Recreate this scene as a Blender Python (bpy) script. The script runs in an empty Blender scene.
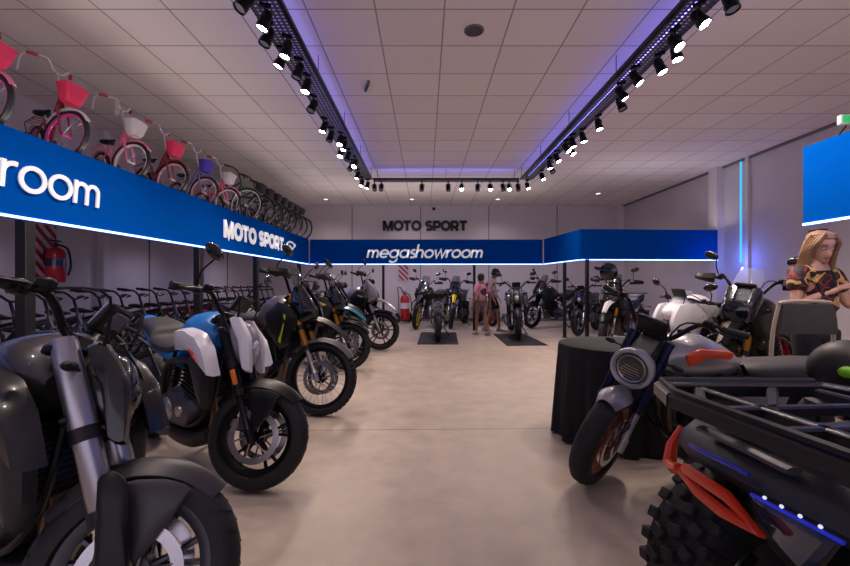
import bpy, math, random
from math import sin, cos, pi, radians
from mathutils import Vector, Matrix
random.seed(7)
S = bpy.context.scene
COL = S.collection
F = 410.0; H = 1.25          # focal length in pixels, eye height

# ------------------------------------------------------------------ camera, world, light, exposure
cd = bpy.data.cameras.new('camera'); cam = bpy.data.objects.new('camera', cd); COL.objects.link(cam)
cd.sensor_width = 36; cd.lens = F / 850 * 36; cd.clip_start = 0.05
cam.location = (0, 0, H); cam.rotation_euler = (pi / 2, 0, 0)
S.camera = cam
W = bpy.data.worlds.new('world'); S.world = W; W.use_nodes = True
W.node_tree.nodes['Background'].inputs[0].default_value = (0.30, 0.27, 0.42, 1)
W.node_tree.nodes['Background'].inputs[1].default_value = 0.05
S.view_settings.view_transform = 'Standard'; S.view_settings.look = 'None'
S.view_settings.gamma = 1; S.view_settings.use_curve_mapping = False
S.view_settings.exposure = -0.42
S.cycles.max_bounces = 6; S.cycles.diffuse_bounces = 4; S.cycles.glossy_bounces = 3
S.cycles.transparent_max_bounces = 8; S.cycles.sample_clamp_indirect = 4
S.cycles.caustics_reflective = False; S.cycles.caustics_refractive = False
SPOT_POWER = 74; AMB = 1.0

def area(name, loc, size, rot, power, color):
    l = bpy.data.lights.new(name, 'AREA'); l.shape = 'RECTANGLE'; l.size = size[0]; l.size_y = size[1]
    l.energy = power; l.color = color
    o = bpy.data.objects.new(name, l); COL.objects.link(o); o.location = loc; o.rotation_euler = rot
    return o
# added unseen fill light behind the camera, tilted up to brighten the ceiling
area('added_front_fill', (0.5, -3.6, 1.7), (9.5, 2.6), (radians(112), 0, 0), 115, (.88, 0.80, 1.0))
# added uplights without fixtures along the signboard tops, to brighten the ceiling
area('added_uplight', (-3.07, 3.8, 2.43), (.06, 13.5), (pi, radians(8), 0), 38, (1.0, .88, .84))
area('added_uplight', (3.23, .5, 2.43), (.06, 5.6), (pi, 0, 0), 12, (.96, .86, .92))
area('added_uplight', (4.8, 8.82, 2.43), (2.9, .05), (pi, 0, 0), 10, (.96, .86, .95))
area('added_uplight', (0, 10.84, 2.43), (5.8, .05), (pi, 0, 0), 26, (1.0, .88, .84))

# ------------------------------------------------------------------ materials
def lin(c):
    return tuple(((v / 12.92) if v <= 0.04045 else ((v + 0.055) / 1.055) ** 2.4) for v in c)
def hx(s): return lin(tuple(int(s[i:i + 2], 16) / 255 for i in (0, 2, 4)))
MC = {}
def pm(name, col, rough=0.5, metal=0.0, coat=0.0, bump=None, emis=0.0, ecol=None, alpha=1.0, trans=0.0, var=0.06, nscale=14):
    if name in MC: return MC[name]
    m = bpy.data.materials.new(name); m.use_nodes = True; nt = m.node_tree; b = nt.nodes['Principled BSDF']
    c = hx(col) if isinstance(col, str) else col
    b.inputs['Base Color'].default_value = (*c, 1)
    b.inputs['Metallic'].default_value = metal; b.inputs['Coat Weight'].default_value = coat
    b.inputs['Roughness'].default_value = rough
    b.inputs['Alpha'].default_value = alpha; b.inputs['Transmission Weight'].default_value = trans
    tc = nt.nodes.new('ShaderNodeTexCoord'); nz = nt.nodes.new('ShaderNodeTexNoise'); nz.inputs['Scale'].default_value = nscale
    nt.links.new(tc.outputs['Object'], nz.inputs['Vector'])
    mr = nt.nodes.new('ShaderNodeMapRange'); nt.links.new(nz.outputs['Fac'], mr.inputs['Value'])
    mr.inputs['To Min'].default_value = max(0.02, rough - var); mr.inputs['To Max'].default_value = min(1, rough + var)
    nt.links.new(mr.outputs['Result'], b.inputs['Roughness'])
    if bump:
        n2 = nt.nodes.new('ShaderNodeTexNoise'); n2.inputs['Scale'].default_value = bump[0]
        nt.links.new(tc.outputs['Object'], n2.inputs['Vector'])
        bp = nt.nodes.new('ShaderNodeBump'); bp.inputs['Strength'].default_value = bump[1]; bp.inputs['Distance'].default_value = 0.01
        nt.links.new(n2.outputs['Fac'], bp.inputs['Height']); nt.links.new(bp.outputs['Normal'], b.inputs['Normal'])
    if emis:
        b.inputs['Emission Color'].default_value = (*(hx(ecol) if ecol else c), 1); b.inputs['Emission Strength'].default_value = emis
    MC[name] = m
    return m
BLK = pm('black_plastic', '0e0e11', 0.42)
BLK.node_tree.nodes['Principled BSDF'].inputs['Specular IOR Level'].default_value = .35
BLKG = pm('black_gloss', '0c0c10', 0.18, coat=0.6)
BLKM = pm('black_metal', '141417', 0.35, metal=0.6)
RUB = pm('rubber', '17171a', 0.7, bump=(60, 0.3))
SEATM = pm('seat_vinyl', '2a2a2e', 0.55, bump=(150, 0.25))
SEATG = pm('seat_vinyl_grey', '2b292b', 0.6, bump=(150, 0.25))
ALU = pm('brushed_metal', 'a6a3a8', 0.32, metal=0.9)
ALUD = pm('dark_metal', '55555c', 0.4, metal=0.8)
CHR = pm('chrome', 'd8d8dc', 0.12, metal=1.0)
DISC = pm('disc_steel', 'b9b6ba', 0.25, metal=0.9)
GOLD = pm('gold_fork', 'b57a2c', 0.3, metal=0.8)
ORG = pm('orange_paint', 'e2501c', 0.35, coat=0.4)
ORGR = pm('orange_reflector', 'e07a20', 0.3, emis=0.0)
RED = pm('red_paint', 'b5121c', 0.35, coat=0.4)
REDL = pm('red_lens', '8e0d14', 0.15, coat=0.5)
WHT = pm('white_paint', 'dcdbe2', 0.3, coat=0.5)
SIL = pm('silver_paint', '8d8b90', 0.35, metal=0.5, coat=0.5)
GRY = pm('grey_paint', '444246', 0.35, metal=0.3, coat=0.5)
DGRY = pm('dark_grey_plastic', '222227', 0.45)
BLU = pm('blue_paint', '1173c0', 0.3, coat=0.5)
TEAL = pm('teal_paint', '17728c', 0.3, coat=0.5)
LIME = pm('lime_paint', 'b4d21c', 0.4)
YEL = pm('yellow_paint', 'd8c01c', 0.4)
RST = pm('red_rim_paint', 'c43c1c', 0.4)
LENS = pm('clear_lens', 'c4c8d4', 0.08, metal=0.3, coat=1.0)
MIRG = pm('mirror_glass', '9a9aa6', 0.05, metal=1.0)
SCR = pm('smoked_screen', '3a3a44', 0.08, alpha=0.5, coat=1.0)
SCRC = pm('clear_screen', 'b8bcc8', 0.08, alpha=0.2, coat=1.0)
LCD = pm('display_glass', '8e93a3', 0.15, coat=1.0)
PLATE = pm('paper_tag', 'd9d6d6', 0.6)

# ------------------------------------------------------------------ mesh builder
class MB:
    def __init__(s): s.v = []; s.f = []
    def add(s, vs, fs):
        b = len(s.v); s.v += [Vector(p) for p in vs]; s.f += [tuple(i + b for i in f) for f in fs]; return s
    def loft(s, rings, cap=True, closed=False, wrap=True):
        n = len(rings[0]); b = len(s.v)
        for r in rings: s.v += [Vector(p) for p in r]
        m = len(rings)
        for i in range(m if closed else m - 1):
            j = (i + 1) % m
            for k in range(n if wrap else n - 1):
                l = (k + 1) % n
                s.f.append((b + i * n + k, b + i * n + l, b + j * n + l, b + j * n + k))
        if cap and not closed and wrap:
            s.f.append(tuple(b + k for k in reversed(range(n)))); s.f.append(tuple(b + (m - 1) * n + k for k in range(n)))
        return s
    def tube(s, pts, r, n=8, closed=False, cap=True, flat=1.0):
        P = [Vector(p) for p in pts]; m = len(P); rings = []
        R = r if isinstance(r, (list, tuple)) else [r] * m
        prev = None
        for i, p in enumerate(P):
            if closed: d = P[(i + 1) % m] - P[i - 1]
            else: d = P[min(i + 1, m - 1)] - P[max(i - 1, 0)]
            if d.length < 1e-9: d = Vector((0, 0, 1))
            d.normalize()
            if prev is None:
                a = Vector((0, 1, 0)) if abs(d.y) < 0.9 else Vector((0, 0, 1))
                u = d.cross(a).normalized()
            else:
                u = (prev - d * prev.dot(d))
                u = u.normalized() if u.length > 1e-6 else d.orthogonal().normalized()
            prev = u; w = d.cross(u)
            rings.append([p + u * (R[i] * cos(2 * pi * k / n)) + w * (R[i] * flat * sin(2 * pi * k / n)) for k in range(n)])
        return s.loft(rings, cap=cap, closed=closed)
    def bez(s, pts, r, n=8, k=6, **kw):
        return s.tube(smooth(pts, k), r if not isinstance(r, (list, tuple)) else resample(r, len(smooth(pts, k))), n, **kw)
    def lathe(s, prof, c=(0, 0, 0), axis='y', n=24, closed=False, a0=0, cap=False):
        c = Vector(c); rings = []
        for k in range(n):
            a = a0 + 2 * pi * k / n; ring = []
            for r, h in prof:
                if axis == 'y': q = (r * cos(a), h, r * sin(a))
                elif axis == 'x': q = (h, r * cos(a), r * sin(a))
                else: q = (r * cos(a), r * sin(a), h)
                ring.append(c + Vector(q))
            rings.append(ring)
        b = len(s.v); m = len(prof)
        for r in rings: s.v += r
        for i in range(n):
            j = (i + 1) % n
            for k in range(m if closed else m - 1):
                l = (k + 1) % m
                s.f.append((b + i * m + k, b + i * m + l, b + j * m + l, b + j * m + k))
        return s
    def box(s, c, d, bv=0.0, rot=None):
        hx_, hy, hz = d[0] / 2, d[1] / 2, d[2] / 2; b = min(bv, hx_ * .98, hy * .98, hz * .98)
        c = Vector(c); M = rot if rot is not None else Matrix.Identity(3)
        if bv <= 0:
            vs = [c + M @ Vector((x * hx_, y * hy, z * hz)) for x in (-1, 1) for y in (-1, 1) for z in (-1, 1)]
            return s.add(vs, [(0, 1, 3, 2), (4, 6, 7, 5), (0, 4, 5, 1), (2, 3, 7, 6), (0, 2, 6, 4), (1, 5, 7, 3)])
        vs = []; ix = {}
        for x in (-1, 1):
            for y in (-1, 1):
                for z in (-1, 1):
                    for a in range(3):
                        q = [x * (hx_ - b), y * (hy - b), z * (hz - b)]; q[a] = (x, y, z)[a] * (hx_, hy, hz)[a]
                        ix[(x, y, z, a)] = len(vs); vs.append(c + M @ Vector(q))
        fs = []
        for a in range(3):
            o = [i for i in range(3) if i != a]
            for sg in (-1, 1):
                f = []
                for p, q in ((-1, -1), (1, -1), (1, 1), (-1, 1)):
                    k = [0, 0, 0]; k[a] = sg; k[o[0]] = p; k[o[1]] = q; f.append(ix[(*k, a)])
                fs.append(tuple(f))
            for p in (-1, 1):
                for q in (-1, 1):
                    k1 = [0, 0, 0]; k2 = [0, 0, 0]; k1[a] = -1; k2[a] = 1; k1[o[0]] = k2[o[0]] = p; k1[o[1]] = k2[o[1]] = q
                    fs.append((ix[(*k1, o[0])], ix[(*k2, o[0])], ix[(*k2, o[1])], ix[(*k1, o[1])]))
        for x in (-1, 1):
            for y in (-1, 1):
                for z in (-1, 1): fs.append((ix[(x, y, z, 0)], ix[(x, y, z, 1)], ix[(x, y, z, 2)]))
        return s.add(vs, fs)
    def sph(s, c, r, n=12, m=8, M=None):
        c = Vector(c); r = (r, r, r) if not isinstance(r, (tuple, list)) else r; rings = []
        for i in range(m + 1):
            t = -pi / 2 + pi * i / m; t = max(-pi / 2 + .05, min(pi / 2 - .05, t)); ring = []
            for k in range(n):
                q = Vector((r[0] * cos(t) * cos(2 * pi * k / n), r[1] * cos(t) * sin(2 * pi * k / n), r[2] * sin(t)))
                ring.append(c + (M @ q if M is not None else q))
            rings.append(ring)
        return s.loft(rings)
    def panel(s, pts, y0, y1, inset=0.02, soft=.4):
        """side panel: outline pts in x,z standing at y0, raised to y1 with an inset edge"""
        if len(pts) >= 5:
            P = [Vector((p[0], p[1], 0)) for p in pts]; out = []
            for i in range(len(P)):
                p0, p1, p2, p3 = P[i - 1], P[i], P[(i + 1) % len(P)], P[(i + 2) % len(P)]
                for j in range(3):
                    t = j / 3; q = 0.5 * (2 * p1 + (p2 - p0) * t + (2 * p0 - 5 * p1 + 4 * p2 - p3) * t * t + (3 * p1 - p0 - 3 * p2 + p3) * t ** 3); q = q * soft + p1.lerp(p2, t) * (1 - soft)
                    out.append((q.x, q.y))
            pts = out
        n = len(pts); cx = sum(p[0] for p in pts) / n; cz = sum(p[1] for p in pts) / n
        def ins(p, k):
            d = math.hypot(p[0] - cx, p[1] - cz); f = max(0, 1 - k / max(d, 1e-6)); return (cx + (p[0] - cx) * f, cz + (p[1] - cz) * f)
        r0 = [(p[0], y0, p[1]) for p in pts]
        r1 = [(p[0], y0 + (y1 - y0) * .6, p[1]) for p in pts]
        r2 = [(ins(p, inset)[0], y1, ins(p, inset)[1]) for p in pts]
        r3 = [(cx + (p[0] - cx) * .55, y1 + (y1 - y0) * .12, cz + (p[2] - cz) * .55) for p in r2]
        return s.loft([r0, r1, r2, r3])
    def cone(s, a, b, r0, r1, n=12): return s.tube([a, b], [r0, r1], n)

def smooth(pts, k=6):
    P = [Vector(p) for p in pts]; out = []
    for i in range(len(P) - 1):
        p0 = P[max(i - 1, 0)]; p1 = P[i]; p2 = P[i + 1]; p3 = P[min(i + 2, len(P) - 1)]
        for j in range(k):
            t = j / k
            out.append(0.5 * ((2 * p1) + (p2 - p0) * t + (2 * p0 - 5 * p1 + 4 * p2 - p3) * t * t + (3 * p1 - p0 - 3 * p2 + p3) * t ** 3))
    out.append(P[-1]); return out
def resample(r, n):
    out = []
    for i in range(n):
        t = i / (n - 1) * (len(r) - 1); k = min(int(t), len(r) - 2); out.append(r[k] + (r[k + 1] - r[k]) * (t - k))
    return out
def ring(x, zc, hw, hh, p=2.4, n=16, yc=0, tilt=0):
    """superellipse ring in the y,z plane at x"""
    out = []
    for k in range(n):
        a = 2 * pi * (k + .5) / n; c_, s_ = cos(a), sin(a)
        y = hw * (abs(c_) ** (2 / p)) * (1 if c_ >= 0 else -1); z = hh * (abs(s_) ** (2 / p)) * (1 if s_ >= 0 else -1)
        out.append((x + tilt * z, yc + y, zc + z))
    return out
def body(secs, n=16, k=4, yc=0, tilt=0):
    """loft through (x, z bottom, z top, half width, power) sections, smoothed"""
    S5 = [[float(v) for v in q] + ([2.4] if len(q) == 4 else []) for q in secs]
    rs = []
    for i in range(len(S5) - 1):
        p0 = S5[max(i - 1, 0)]; p1 = S5[i]; p2 = S5[i + 1]; p3 = S5[min(i + 2, len(S5) - 1)]
        for j in range(k):
            t = j / k
            rs.append([0.5 * (2 * b + (c - a) * t + (2 * a - 5 * b + 4 * c - d) * t * t + (3 * b - a - 3 * c + d) * t ** 3) for a, b, c, d in zip(p0, p1, p2, p3)])
    rs.append(S5[-1])
    return [ring(q[0], (q[1] + q[2]) / 2, max(q[3], .002), max((q[2] - q[1]) / 2, .002), q[4], n, yc, tilt) for q in rs]

def build(name, mb, mat, parent=None, xf=None, sharp=0.7, kind=None, label=None):
    me = bpy.data.meshes.new(name)
    vs = mb.v if xf is None else [xf @ v for v in mb.v]
    me.from_pydata([tuple(v) for v in vs], [], mb.f); me.validate(); 
    import bmesh
    bm = bmesh.new(); bm.from_mesh(me); bmesh.ops.recalc_face_normals(bm, faces=bm.faces); bm.to_mesh(me); bm.free()
    me.shade_smooth(); me.set_sharp_from_angle(angle=sharp)
    me.materials.append(mat)
    o = bpy.data.objects.new(name, me); COL.objects.link(o)
    if parent is not None: o.parent = parent
    if kind: o['kind'] = kind
    if label: o['label'] = label
    return o
def tag(o, label, cat, group=None):
    o['label'] = label; o['category'] = cat
    if group: o['group'] = group
    return o
def thing(name, label, cat, loc=(0, 0, 0), rz=0, group=None, sc=1.0):
    o = bpy.data.objects.new(name, None); COL.objects.link(o); o.empty_display_size = .1
    o.location = loc; o.rotation_euler = (0, 0, rz); o.scale = (sc, sc, sc)
    return tag(o, label, cat, group)
def kids(o): return [c for c in o.children]
def dup(root, loc, rz, label, group=None, mats=None, sc=None):
    def cp(o, par):
        c = o.copy(); COL.objects.link(c)
        if par is not None: c.parent = par
        if mats and c.type == 'MESH':
            nm = o.data.materials[0]
            if nm in mats:
                key = (o.data.name, mats[nm].name)
                if key not in MESHC:
                    d = o.data.copy(); d.materials[0] = mats[nm]; MESHC[key] = d
                c.data = MESHC[key]
        for ch in kids(o): cp(ch, c)
        return c
    r = cp(root, None); r.location = loc; r.rotation_euler = (0, 0, rz); r['label'] = label
    if group: r['group'] = group
    if sc: r.scale = (sc, sc, sc)
    return r
MESHC = {}
def struct(name, mb, mat): return build(name, mb, mat, kind='structure')

# ------------------------------------------------------------------ room shell
XL, XR, YB, YF, ZC = -5.45, 6.52, 13.5, -4.0, 3.79
def room_mat(name, col, kind):
    m = bpy.data.materials.new(name); m.use_nodes = True; nt = m.node_tree; b = nt.nodes['Principled BSDF']
    N = nt.nodes.new; L = nt.links.new
    tc = N('ShaderNodeTexCoord')
    if kind == 'ceiling':
        br = N('ShaderNodeTexBrick'); br.offset = 0; br.inputs['Scale'].default_value = 1
        br.inputs['Brick Width'].default_value = .64; br.inputs['Row Height'].default_value = .585
        br.inputs['Mortar Size'].default_value = .009; br.inputs['Mortar Smooth'].default_value = .3
        br.inputs['Color1'].default_value = (*hx('e8dcd9'), 1); br.inputs['Color2'].default_value = (*hx('eee4e0'), 1)
        br.inputs['Mortar'].default_value = (*hx('a59d9a'), 1)
        mp = N('ShaderNodeMapping'); mp.inputs['Location'].default_value = (-.18, .29, 0); L(tc.outputs['Object'], mp.inputs['Vector'])
        L(mp.outputs['Vector'], br.inputs['Vector']); L(br.outputs['Color'], b.inputs['Base Color'])
        nz = N('ShaderNodeTexNoise'); nz.inputs['Scale'].default_value = 90; L(tc.outputs['Object'], nz.inputs['Vector'])
        bp = N('ShaderNodeBump'); bp.inputs['Strength'].default_value = .25; bp.inputs['Distance'].default_value = .004
        L(nz.outputs['Fac'], bp.inputs['Height'])
        bp2 = N('ShaderNodeBump'); bp2.inputs['Strength'].default_value = .6; bp2.inputs['Distance'].default_value = .006; bp2.invert = True
        L(br.outputs['Fac'], bp2.inputs['Height']); L(bp.outputs['Normal'], bp2.inputs['Normal']); L(bp2.outputs['Normal'], b.inputs['Normal'])
        b.inputs['Roughness'].default_value = .75
    elif kind == 'floor':
        n1 = N('ShaderNodeTexNoise'); n1.inputs['Scale'].default_value = .55; n1.inputs['Detail'].default_value = 8; n1.inputs['Roughness'].default_value = .65
        L(tc.outputs['Object'], n1.inputs['Vector'])
        cr = N('ShaderNodeValToRGB'); cr.color_ramp.elements[0].position = .3; cr.color_ramp.elements[0].color = (*hx('a39688'), 1)
        cr.color_ramp.elements[1].position = .7; cr.color_ramp.elements[1].color = (*hx('bfb0a1'), 1); L(n1.outputs['Fac'], cr.inputs['Fac'])
        br = N('ShaderNodeTexBrick'); br.offset = 0; br.inputs['Brick Width'].default_value = 6.5; br.inputs['Row Height'].default_value = 3.6
        br.inputs['Scale'].default_value = 1; br.inputs['Mortar Size'].default_value = .008; br.inputs['Mortar Smooth'].default_value = .2
        mp = N('ShaderNodeMapping'); mp.inputs['Location'].default_value = (3.9, .1, 0); mp.inputs['Rotation'].default_value = (0, 0, -.02)
        L(tc.outputs['Object'], mp.inputs['Vector']); L(mp.outputs['Vector'], br.inputs['Vector'])
        mx = N('ShaderNodeMix'); mx.data_type = 'RGBA'; L(br.outputs['Fac'], mx.inputs['Factor']); L(cr.outputs['Color'], mx.inputs['A'])
        mx.inputs['B'].default_value = (*hx('7d7064'), 1)
        n2 = N('ShaderNodeTexNoise'); n2.inputs['Scale'].default_value = 5; n2.inputs['Detail'].default_value = 6; L(tc.outputs['Object'], n2.inputs['Vector'])
        m2 = N('ShaderNodeMix'); m2.data_type = 'RGBA'; m2.blend_type = 'OVERLAY'; m2.inputs['Factor'].default_value = .35
        L(mx.outputs['Result'], m2.inputs['A']); L(n2.outputs['Fac'], m2.inputs['B']); L(m2.outputs['Result'], b.inputs['Base Color'])
        mr = N('ShaderNodeMapRange'); L(n2.outputs['Fac'], mr.inputs['Value']); mr.inputs['To Min'].default_value = .32; mr.inputs['To Max'].default_value = .6
        L(mr.outputs['Result'], b.inputs['Roughness'])
    else:
        n1 = N('ShaderNodeTexNoise'); n1.inputs['Scale'].default_value = 1.2; n1.inputs['Detail'].default_value = 4; L(tc.outputs['Object'], n1.inputs['Vector'])
        c = hx(col); cr = N('ShaderNodeValToRGB'); cr.color_ramp.elements[0].color = (*[v * .9 for v in c], 1); cr.color_ramp.elements[1].color = (*[min(1, v * 1.08) for v in c], 1)
        L(n1.outputs['Fac'], cr.inputs['Fac']); L(cr.outputs['Color'], b.inputs['Base Color']); b.inputs['Roughness'].default_value = .65
    return m
WALLM = room_mat('wall_paint', 'd2cbcf', 'wall'); WALLD = room_mat('pilaster_paint', 'dcd6d9', 'wall')
TRIMM = pm('trim_grey', '6e6a70', 0.6)
def slab(x0, x1, y0, y1, z0, z1): return MB().box(((x0 + x1) / 2, (y0 + y1) / 2, (z0 + z1) / 2), (x1 - x0, y1 - y0, z1 - z0))
struct('floor', slab(XL - .1, XR + .1, YF - .1, YB + .1, -.1, 0), room_mat('polished_concrete', None, 'floor'))
struct('ceiling', slab(XL - .1, XR + .1, YF - .1, YB + .1, ZC, ZC + .1), room_mat('ceiling_tiles', None, 'ceiling'))
struct('wall_left', slab(XL - .1, XL, YF, YB, 0, ZC), WALLM)
struct('wall_right', slab(XR, XR + .1, YF, YB, 0, ZC), WALLM)
struct('wall_back', slab(XL - .1, XR + .1, YB, YB + .1, 0, ZC), WALLM)
struct('wall_front', slab(XL - .1, XR + .1, YF - .1, YF, 0, ZC), WALLM)
k = 1
for x0, x1, y0, y1 in ((XR - .16, XR, 8.93, 9.2), (XR - .06, XR, 8.2, 8.28), (XL, XL + .12, 3.6, 3.75), (XL, XL + .12, 6.8, 6.95), (XL, XL + .12, 9.9, 10.05)):
    struct('trim_%d' % k, slab(x0, x1, y0, y1, 0, ZC), WALLD); k += 1
m = MB()
for y in (2.6, 4.9, 5.55, 8.1, 11.3): m.box((XL + .006, y, 1.12), (.012, .03, 2.25))
struct('trim_%d' % k, m, TRIMM); k += 1
m = MB()
for x in (-2.4, -.15, 2.1, 4.35): m.box((x, YB - .006, 1.9), (.025, .012, 3.78))
struct('trim_%d' % k, m, TRIMM); k += 1
struct('trim_%d' % k, slab(XR - .05, XR, YF, YB, ZC - .04, ZC), TRIMM); k += 1
struct('trim_%d' % k, slab(XR - .22, XR, YB - .1, YB, 0, ZC), WALLD)
struct('baseboard_back', slab(XL, XR, YB - .02, YB, 0, .1), TRIMM)
struct('baseboard_left', slab(XL, XL + .02, YF, YB, 0, .1), TRIMM)
struct('baseboard_right', slab(XR - .02, XR, YF, YB, 0, .1), TRIMM)

# ------------------------------------------------------------------ mezzanine and blue fascia bands
FB, FT, XF = 1.75, 2.396, -3.05
BLUEM = pm('blue_signboard', '0250ac', 0.6, var=.03); BLUEM.node_tree.nodes['Principled BSDF'].inputs['Specular IOR Level'].default_value = .0
LEDM = pm('led_strip', 'a9c4ff', 0.4, emis=11.0, ecol='6f92ff')
LEDC = pm('cyan_led_strip', '53d7f2', 0.4, emis=1.6, ecol='34b4e0')
TXT = pm('white_letters', 'e6e6ea', 0.45, emis=0.4, ecol='ffffff')
TXTD = pm('dark_letters', '1c1a20', 0.4)
struct('mezzanine_floor', slab(XL, XF - .04, YF, YB, 2.28, 2.36), pm('mezzanine_paint', 'c8c2c5', .7))
def band(name, label, pts, thick=.04, side=1):
    """vertical board following pts in x,y"""
    t = thing(name, label, 'signboard', (pts[0][0], pts[0][1], 0), 0, None)
    o = Vector((pts[0][0], pts[0][1], 0))
    def offs(d):
        out = []
        for i, p in enumerate(pts):
            a = Vector(pts[max(i - 1, 0)]); b = Vector(pts[min(i + 1, len(pts) - 1)]); n = (b - a).normalized(); n = Vector((-n.y, n.x))
            out.append((p[0] + n.x * d * side - o.x, p[1] + n.y * d * side - o.y))
        return out
    a, b = offs(0), offs(thick)
    m = MB()
    m.loft([[(p[0], p[1], FB), (p[0], p[1], FT), (q[0], q[1], FT), (q[0], q[1], FB)] for p, q in zip(a, b)])
    build('board', m, BLUEM, t)
    c, d = offs(-.006), offs(.012)
    m = MB(); m.loft([[(p[0], p[1], FB - .014), (p[0], p[1], FB + .003), (q[0], q[1], FB + .003), (q[0], q[1], FB - .014)] for p, q in zip(c, d)])
    build('led_strip', m, LEDM, t)
    return t
f_left = band('fascia_sign', 'long blue signboard along the left mezzanine edge below the children bicycles', [(XF, -3.9), (XF, 10.75)], side=1)
f_back = band('fascia_sign', 'blue signboard across the back with white italic lettering', [(XF + .02, 10.8), (3.1, 10.8)], side=1)
f_diag = band('fascia_sign', 'short slanted blue signboard joining the back and right boards', [(3.12, 10.76), (3.3, 8.78)], side=1)
f_rb = band('fascia_sign', 'plain blue signboard on the right in front of the grey pilaster', [(3.30, 8.7), (6.34, 8.88)], side=1)
f_near = band('fascia_sign', 'near blue signboard at the right edge above the woman', [(3.2, 3.47), (3.2, -2.5)], side=1)
for px, py, lab in ((XF - .02, 3.15, 'black square post nearest on the left beside the red fire extinguisher'), (XF - .02, 5.55, 'black square post below the left signboard behind the white and blue motorcycle'),
                    (XF - .02, 7.45, 'black square post on the left behind the red bicycles'), (XF - .02, 10.0, 'black square post at the far left corner of the mezzanine'),
                    (-1.1, 10.83, 'thin black post left of the wheeled fire extinguisher'), (1.3, 10.83, 'thin black post beside the child in pink'),
                    (3.2, 9.4, 'thin black post under the slanted blue signboard'), (3.3, 8.35, 'thin black post standing in front of the yellow and white adventure motorcycle'),
                    (3.22, 3.36, 'black square post behind the woman')):
    w = .085 if (px < -2 or py < 4) else .065
    t = thing('support_post', lab, 'post', (px, py, 0), 0, 'black posts under the blue signboards')
    top = FB - .02 if py != 8.35 else FT - .1
    top = FB - .02 if px != 3.22 else FB - .06
    build('shaft', MB().box((0, 0, top / 2 + .005), (w, w, top - .01), .004), pm('post_black', '06060c', .5), t)
    build('foot_plate', MB().box((0, 0, .005), (w * 1.8, w * 1.8, .01)), BLKM, t)

# stroke lettering ---------------------------------------------------
def arc(cx, cy, r, a0, a1, n=14, ry=None):
    ry = ry or r
    return [(cx + r * cos(radians(a0 + (a1 - a0) * i / n)), cy + ry * sin(radians(a0 + (a1 - a0) * i / n))) for i in range(n + 1)]
GL = {  # strokes on the centre line, x-height 1; (strokes, advance)
 'o': ([arc(.45, .45, .4, 0, 360, 24)], 1.0), 'r': ([[(.05, 0), (.05, .9)], arc(.38, .5, .33, 180, 75, 8)], .55),
 'm': ([[(.05, 0), (.05, .9)], arc(.3, .56, .25, 180, 0, 8) + [(.55, 0)], arc(.8, .56, .25, 180, 0, 8) + [(1.05, 0)]], 1.25),
 'e': ([[(.06, .45), (.84, .45)] + arc(.45, .45, .4, 0, 318, 20)], 1.0),
 'g': ([arc(.45, .45, .4, 0, 360, 24), [(.85, .9), (.85, -.15)] + arc(.47, -.12, .38, 0, -150, 10)], 1.05),
 'a': ([arc(.45, .45, .4, 0, 360, 24), [(.85, .9), (.85, 0)]], 1.05),
 's': ([arc(.3, .66, .21, 50, 230, 8) + arc(.28, .25, .23, 60, -140, 8)], .62),
 'h': ([[(.05, 0), (.05, 1.5)], arc(.36, .55, .31, 180, 0, 10) + [(.67, 0)]], .87),
 'w': ([[(.02, .9), (.3, .02), (.58, .88), (.86, .02), (1.14, .9)]], 1.25),
 'M': ([[(.06, 0), (.06, 1)], [(.06, .97), (.52, .15), (.98, .97)], [(.98, 1), (.98, 0)]], 1.28), 'O': ([arc(.52, .5, .46, 0, 360, 24, .4)], 1.18),
 'T': ([[(-.08, .88), (.85, .88)], [(.38, .88), (.38, 0)]], .98), 'S': ([arc(.42, .68, .3, 25, 250, 8, .2) + arc(.42, .3, .32, 75, -150, 8, .2)], .98),
 'P': ([[(.08, 0), (.08, 1)], [(.08, .88), (.5, .88)] + arc(.5, .62, .26, 90, -90, 8, .25) + [(.08, .37)]], .95),
 'R': ([[(.08, 0), (.08, 1)], [(.08, .88), (.52, .88)] + arc(.52, .62, .26, 90, -90, 8, .25) + [(.08, .37)], [(.45, .4), (.82, 0)]], 1.08), ' ': ([], .45)}
def lettering(name, text, org, right, width, height, w, mat, parent, shear=.0, depth=.012, inv=None):
    tot = sum(GL[c][1] for c in text); sx = width / tot; sy = height
    nrm = Vector(right).cross(Vector((0, 0, 1)))   # points at the viewer
    org = Vector(org); right = Vector(right); x = 0
    for c in text:
        st, adv = GL[c]; m = MB()
        for s in st:
            closed = len(s) > 5 and abs(s[0][0] - s[-1][0]) < 1e-6 and abs(s[0][1] - s[-1][1]) < 1e-6
            P = [Vector(((px + x) * sx, py * sy)) for px, py in s]
            if closed: P = P[:-1]
            n = len(P); rings = []
            for i, p in enumerate(P):
                a = P[(i - 1) % n] if (closed or i) else p; b = P[(i + 1) % n] if (closed or i < n - 1) else p
                d1 = (p - a).normalized() if (p - a).length > 1e-9 else (b - p).normalized()
                d2 = (b - p).normalized() if (b - p).length > 1e-9 else d1
                t = (d1 + d2).normalized(); q = Vector((-t.y, t.x)); k = 1 / max(.5, abs(t.dot(d1)))
                l, r = p + q * w / 2 * k, p - q * w / 2 * k
                def to3(v, d): return org + right * (v.x + shear * v.y) + Vector((0, 0, v.y)) + nrm * d
                rings.append([to3(l, 0), to3(l, depth), to3(r, depth), to3(r, 0)])
            m.loft(rings, closed=closed)
        if m.v:
            o = build('letter', m, mat, parent, sharp=.5)
        x += adv
def local(p, t): return (p[0] - t.location.x, p[1] - t.location.y, p[2])
lettering('l', 'megashowroom', local((-1.53, 10.79, 1.915), f_back), (1, 0, 0), 3.05, .235, .05, TXT, f_back, .22)
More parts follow.
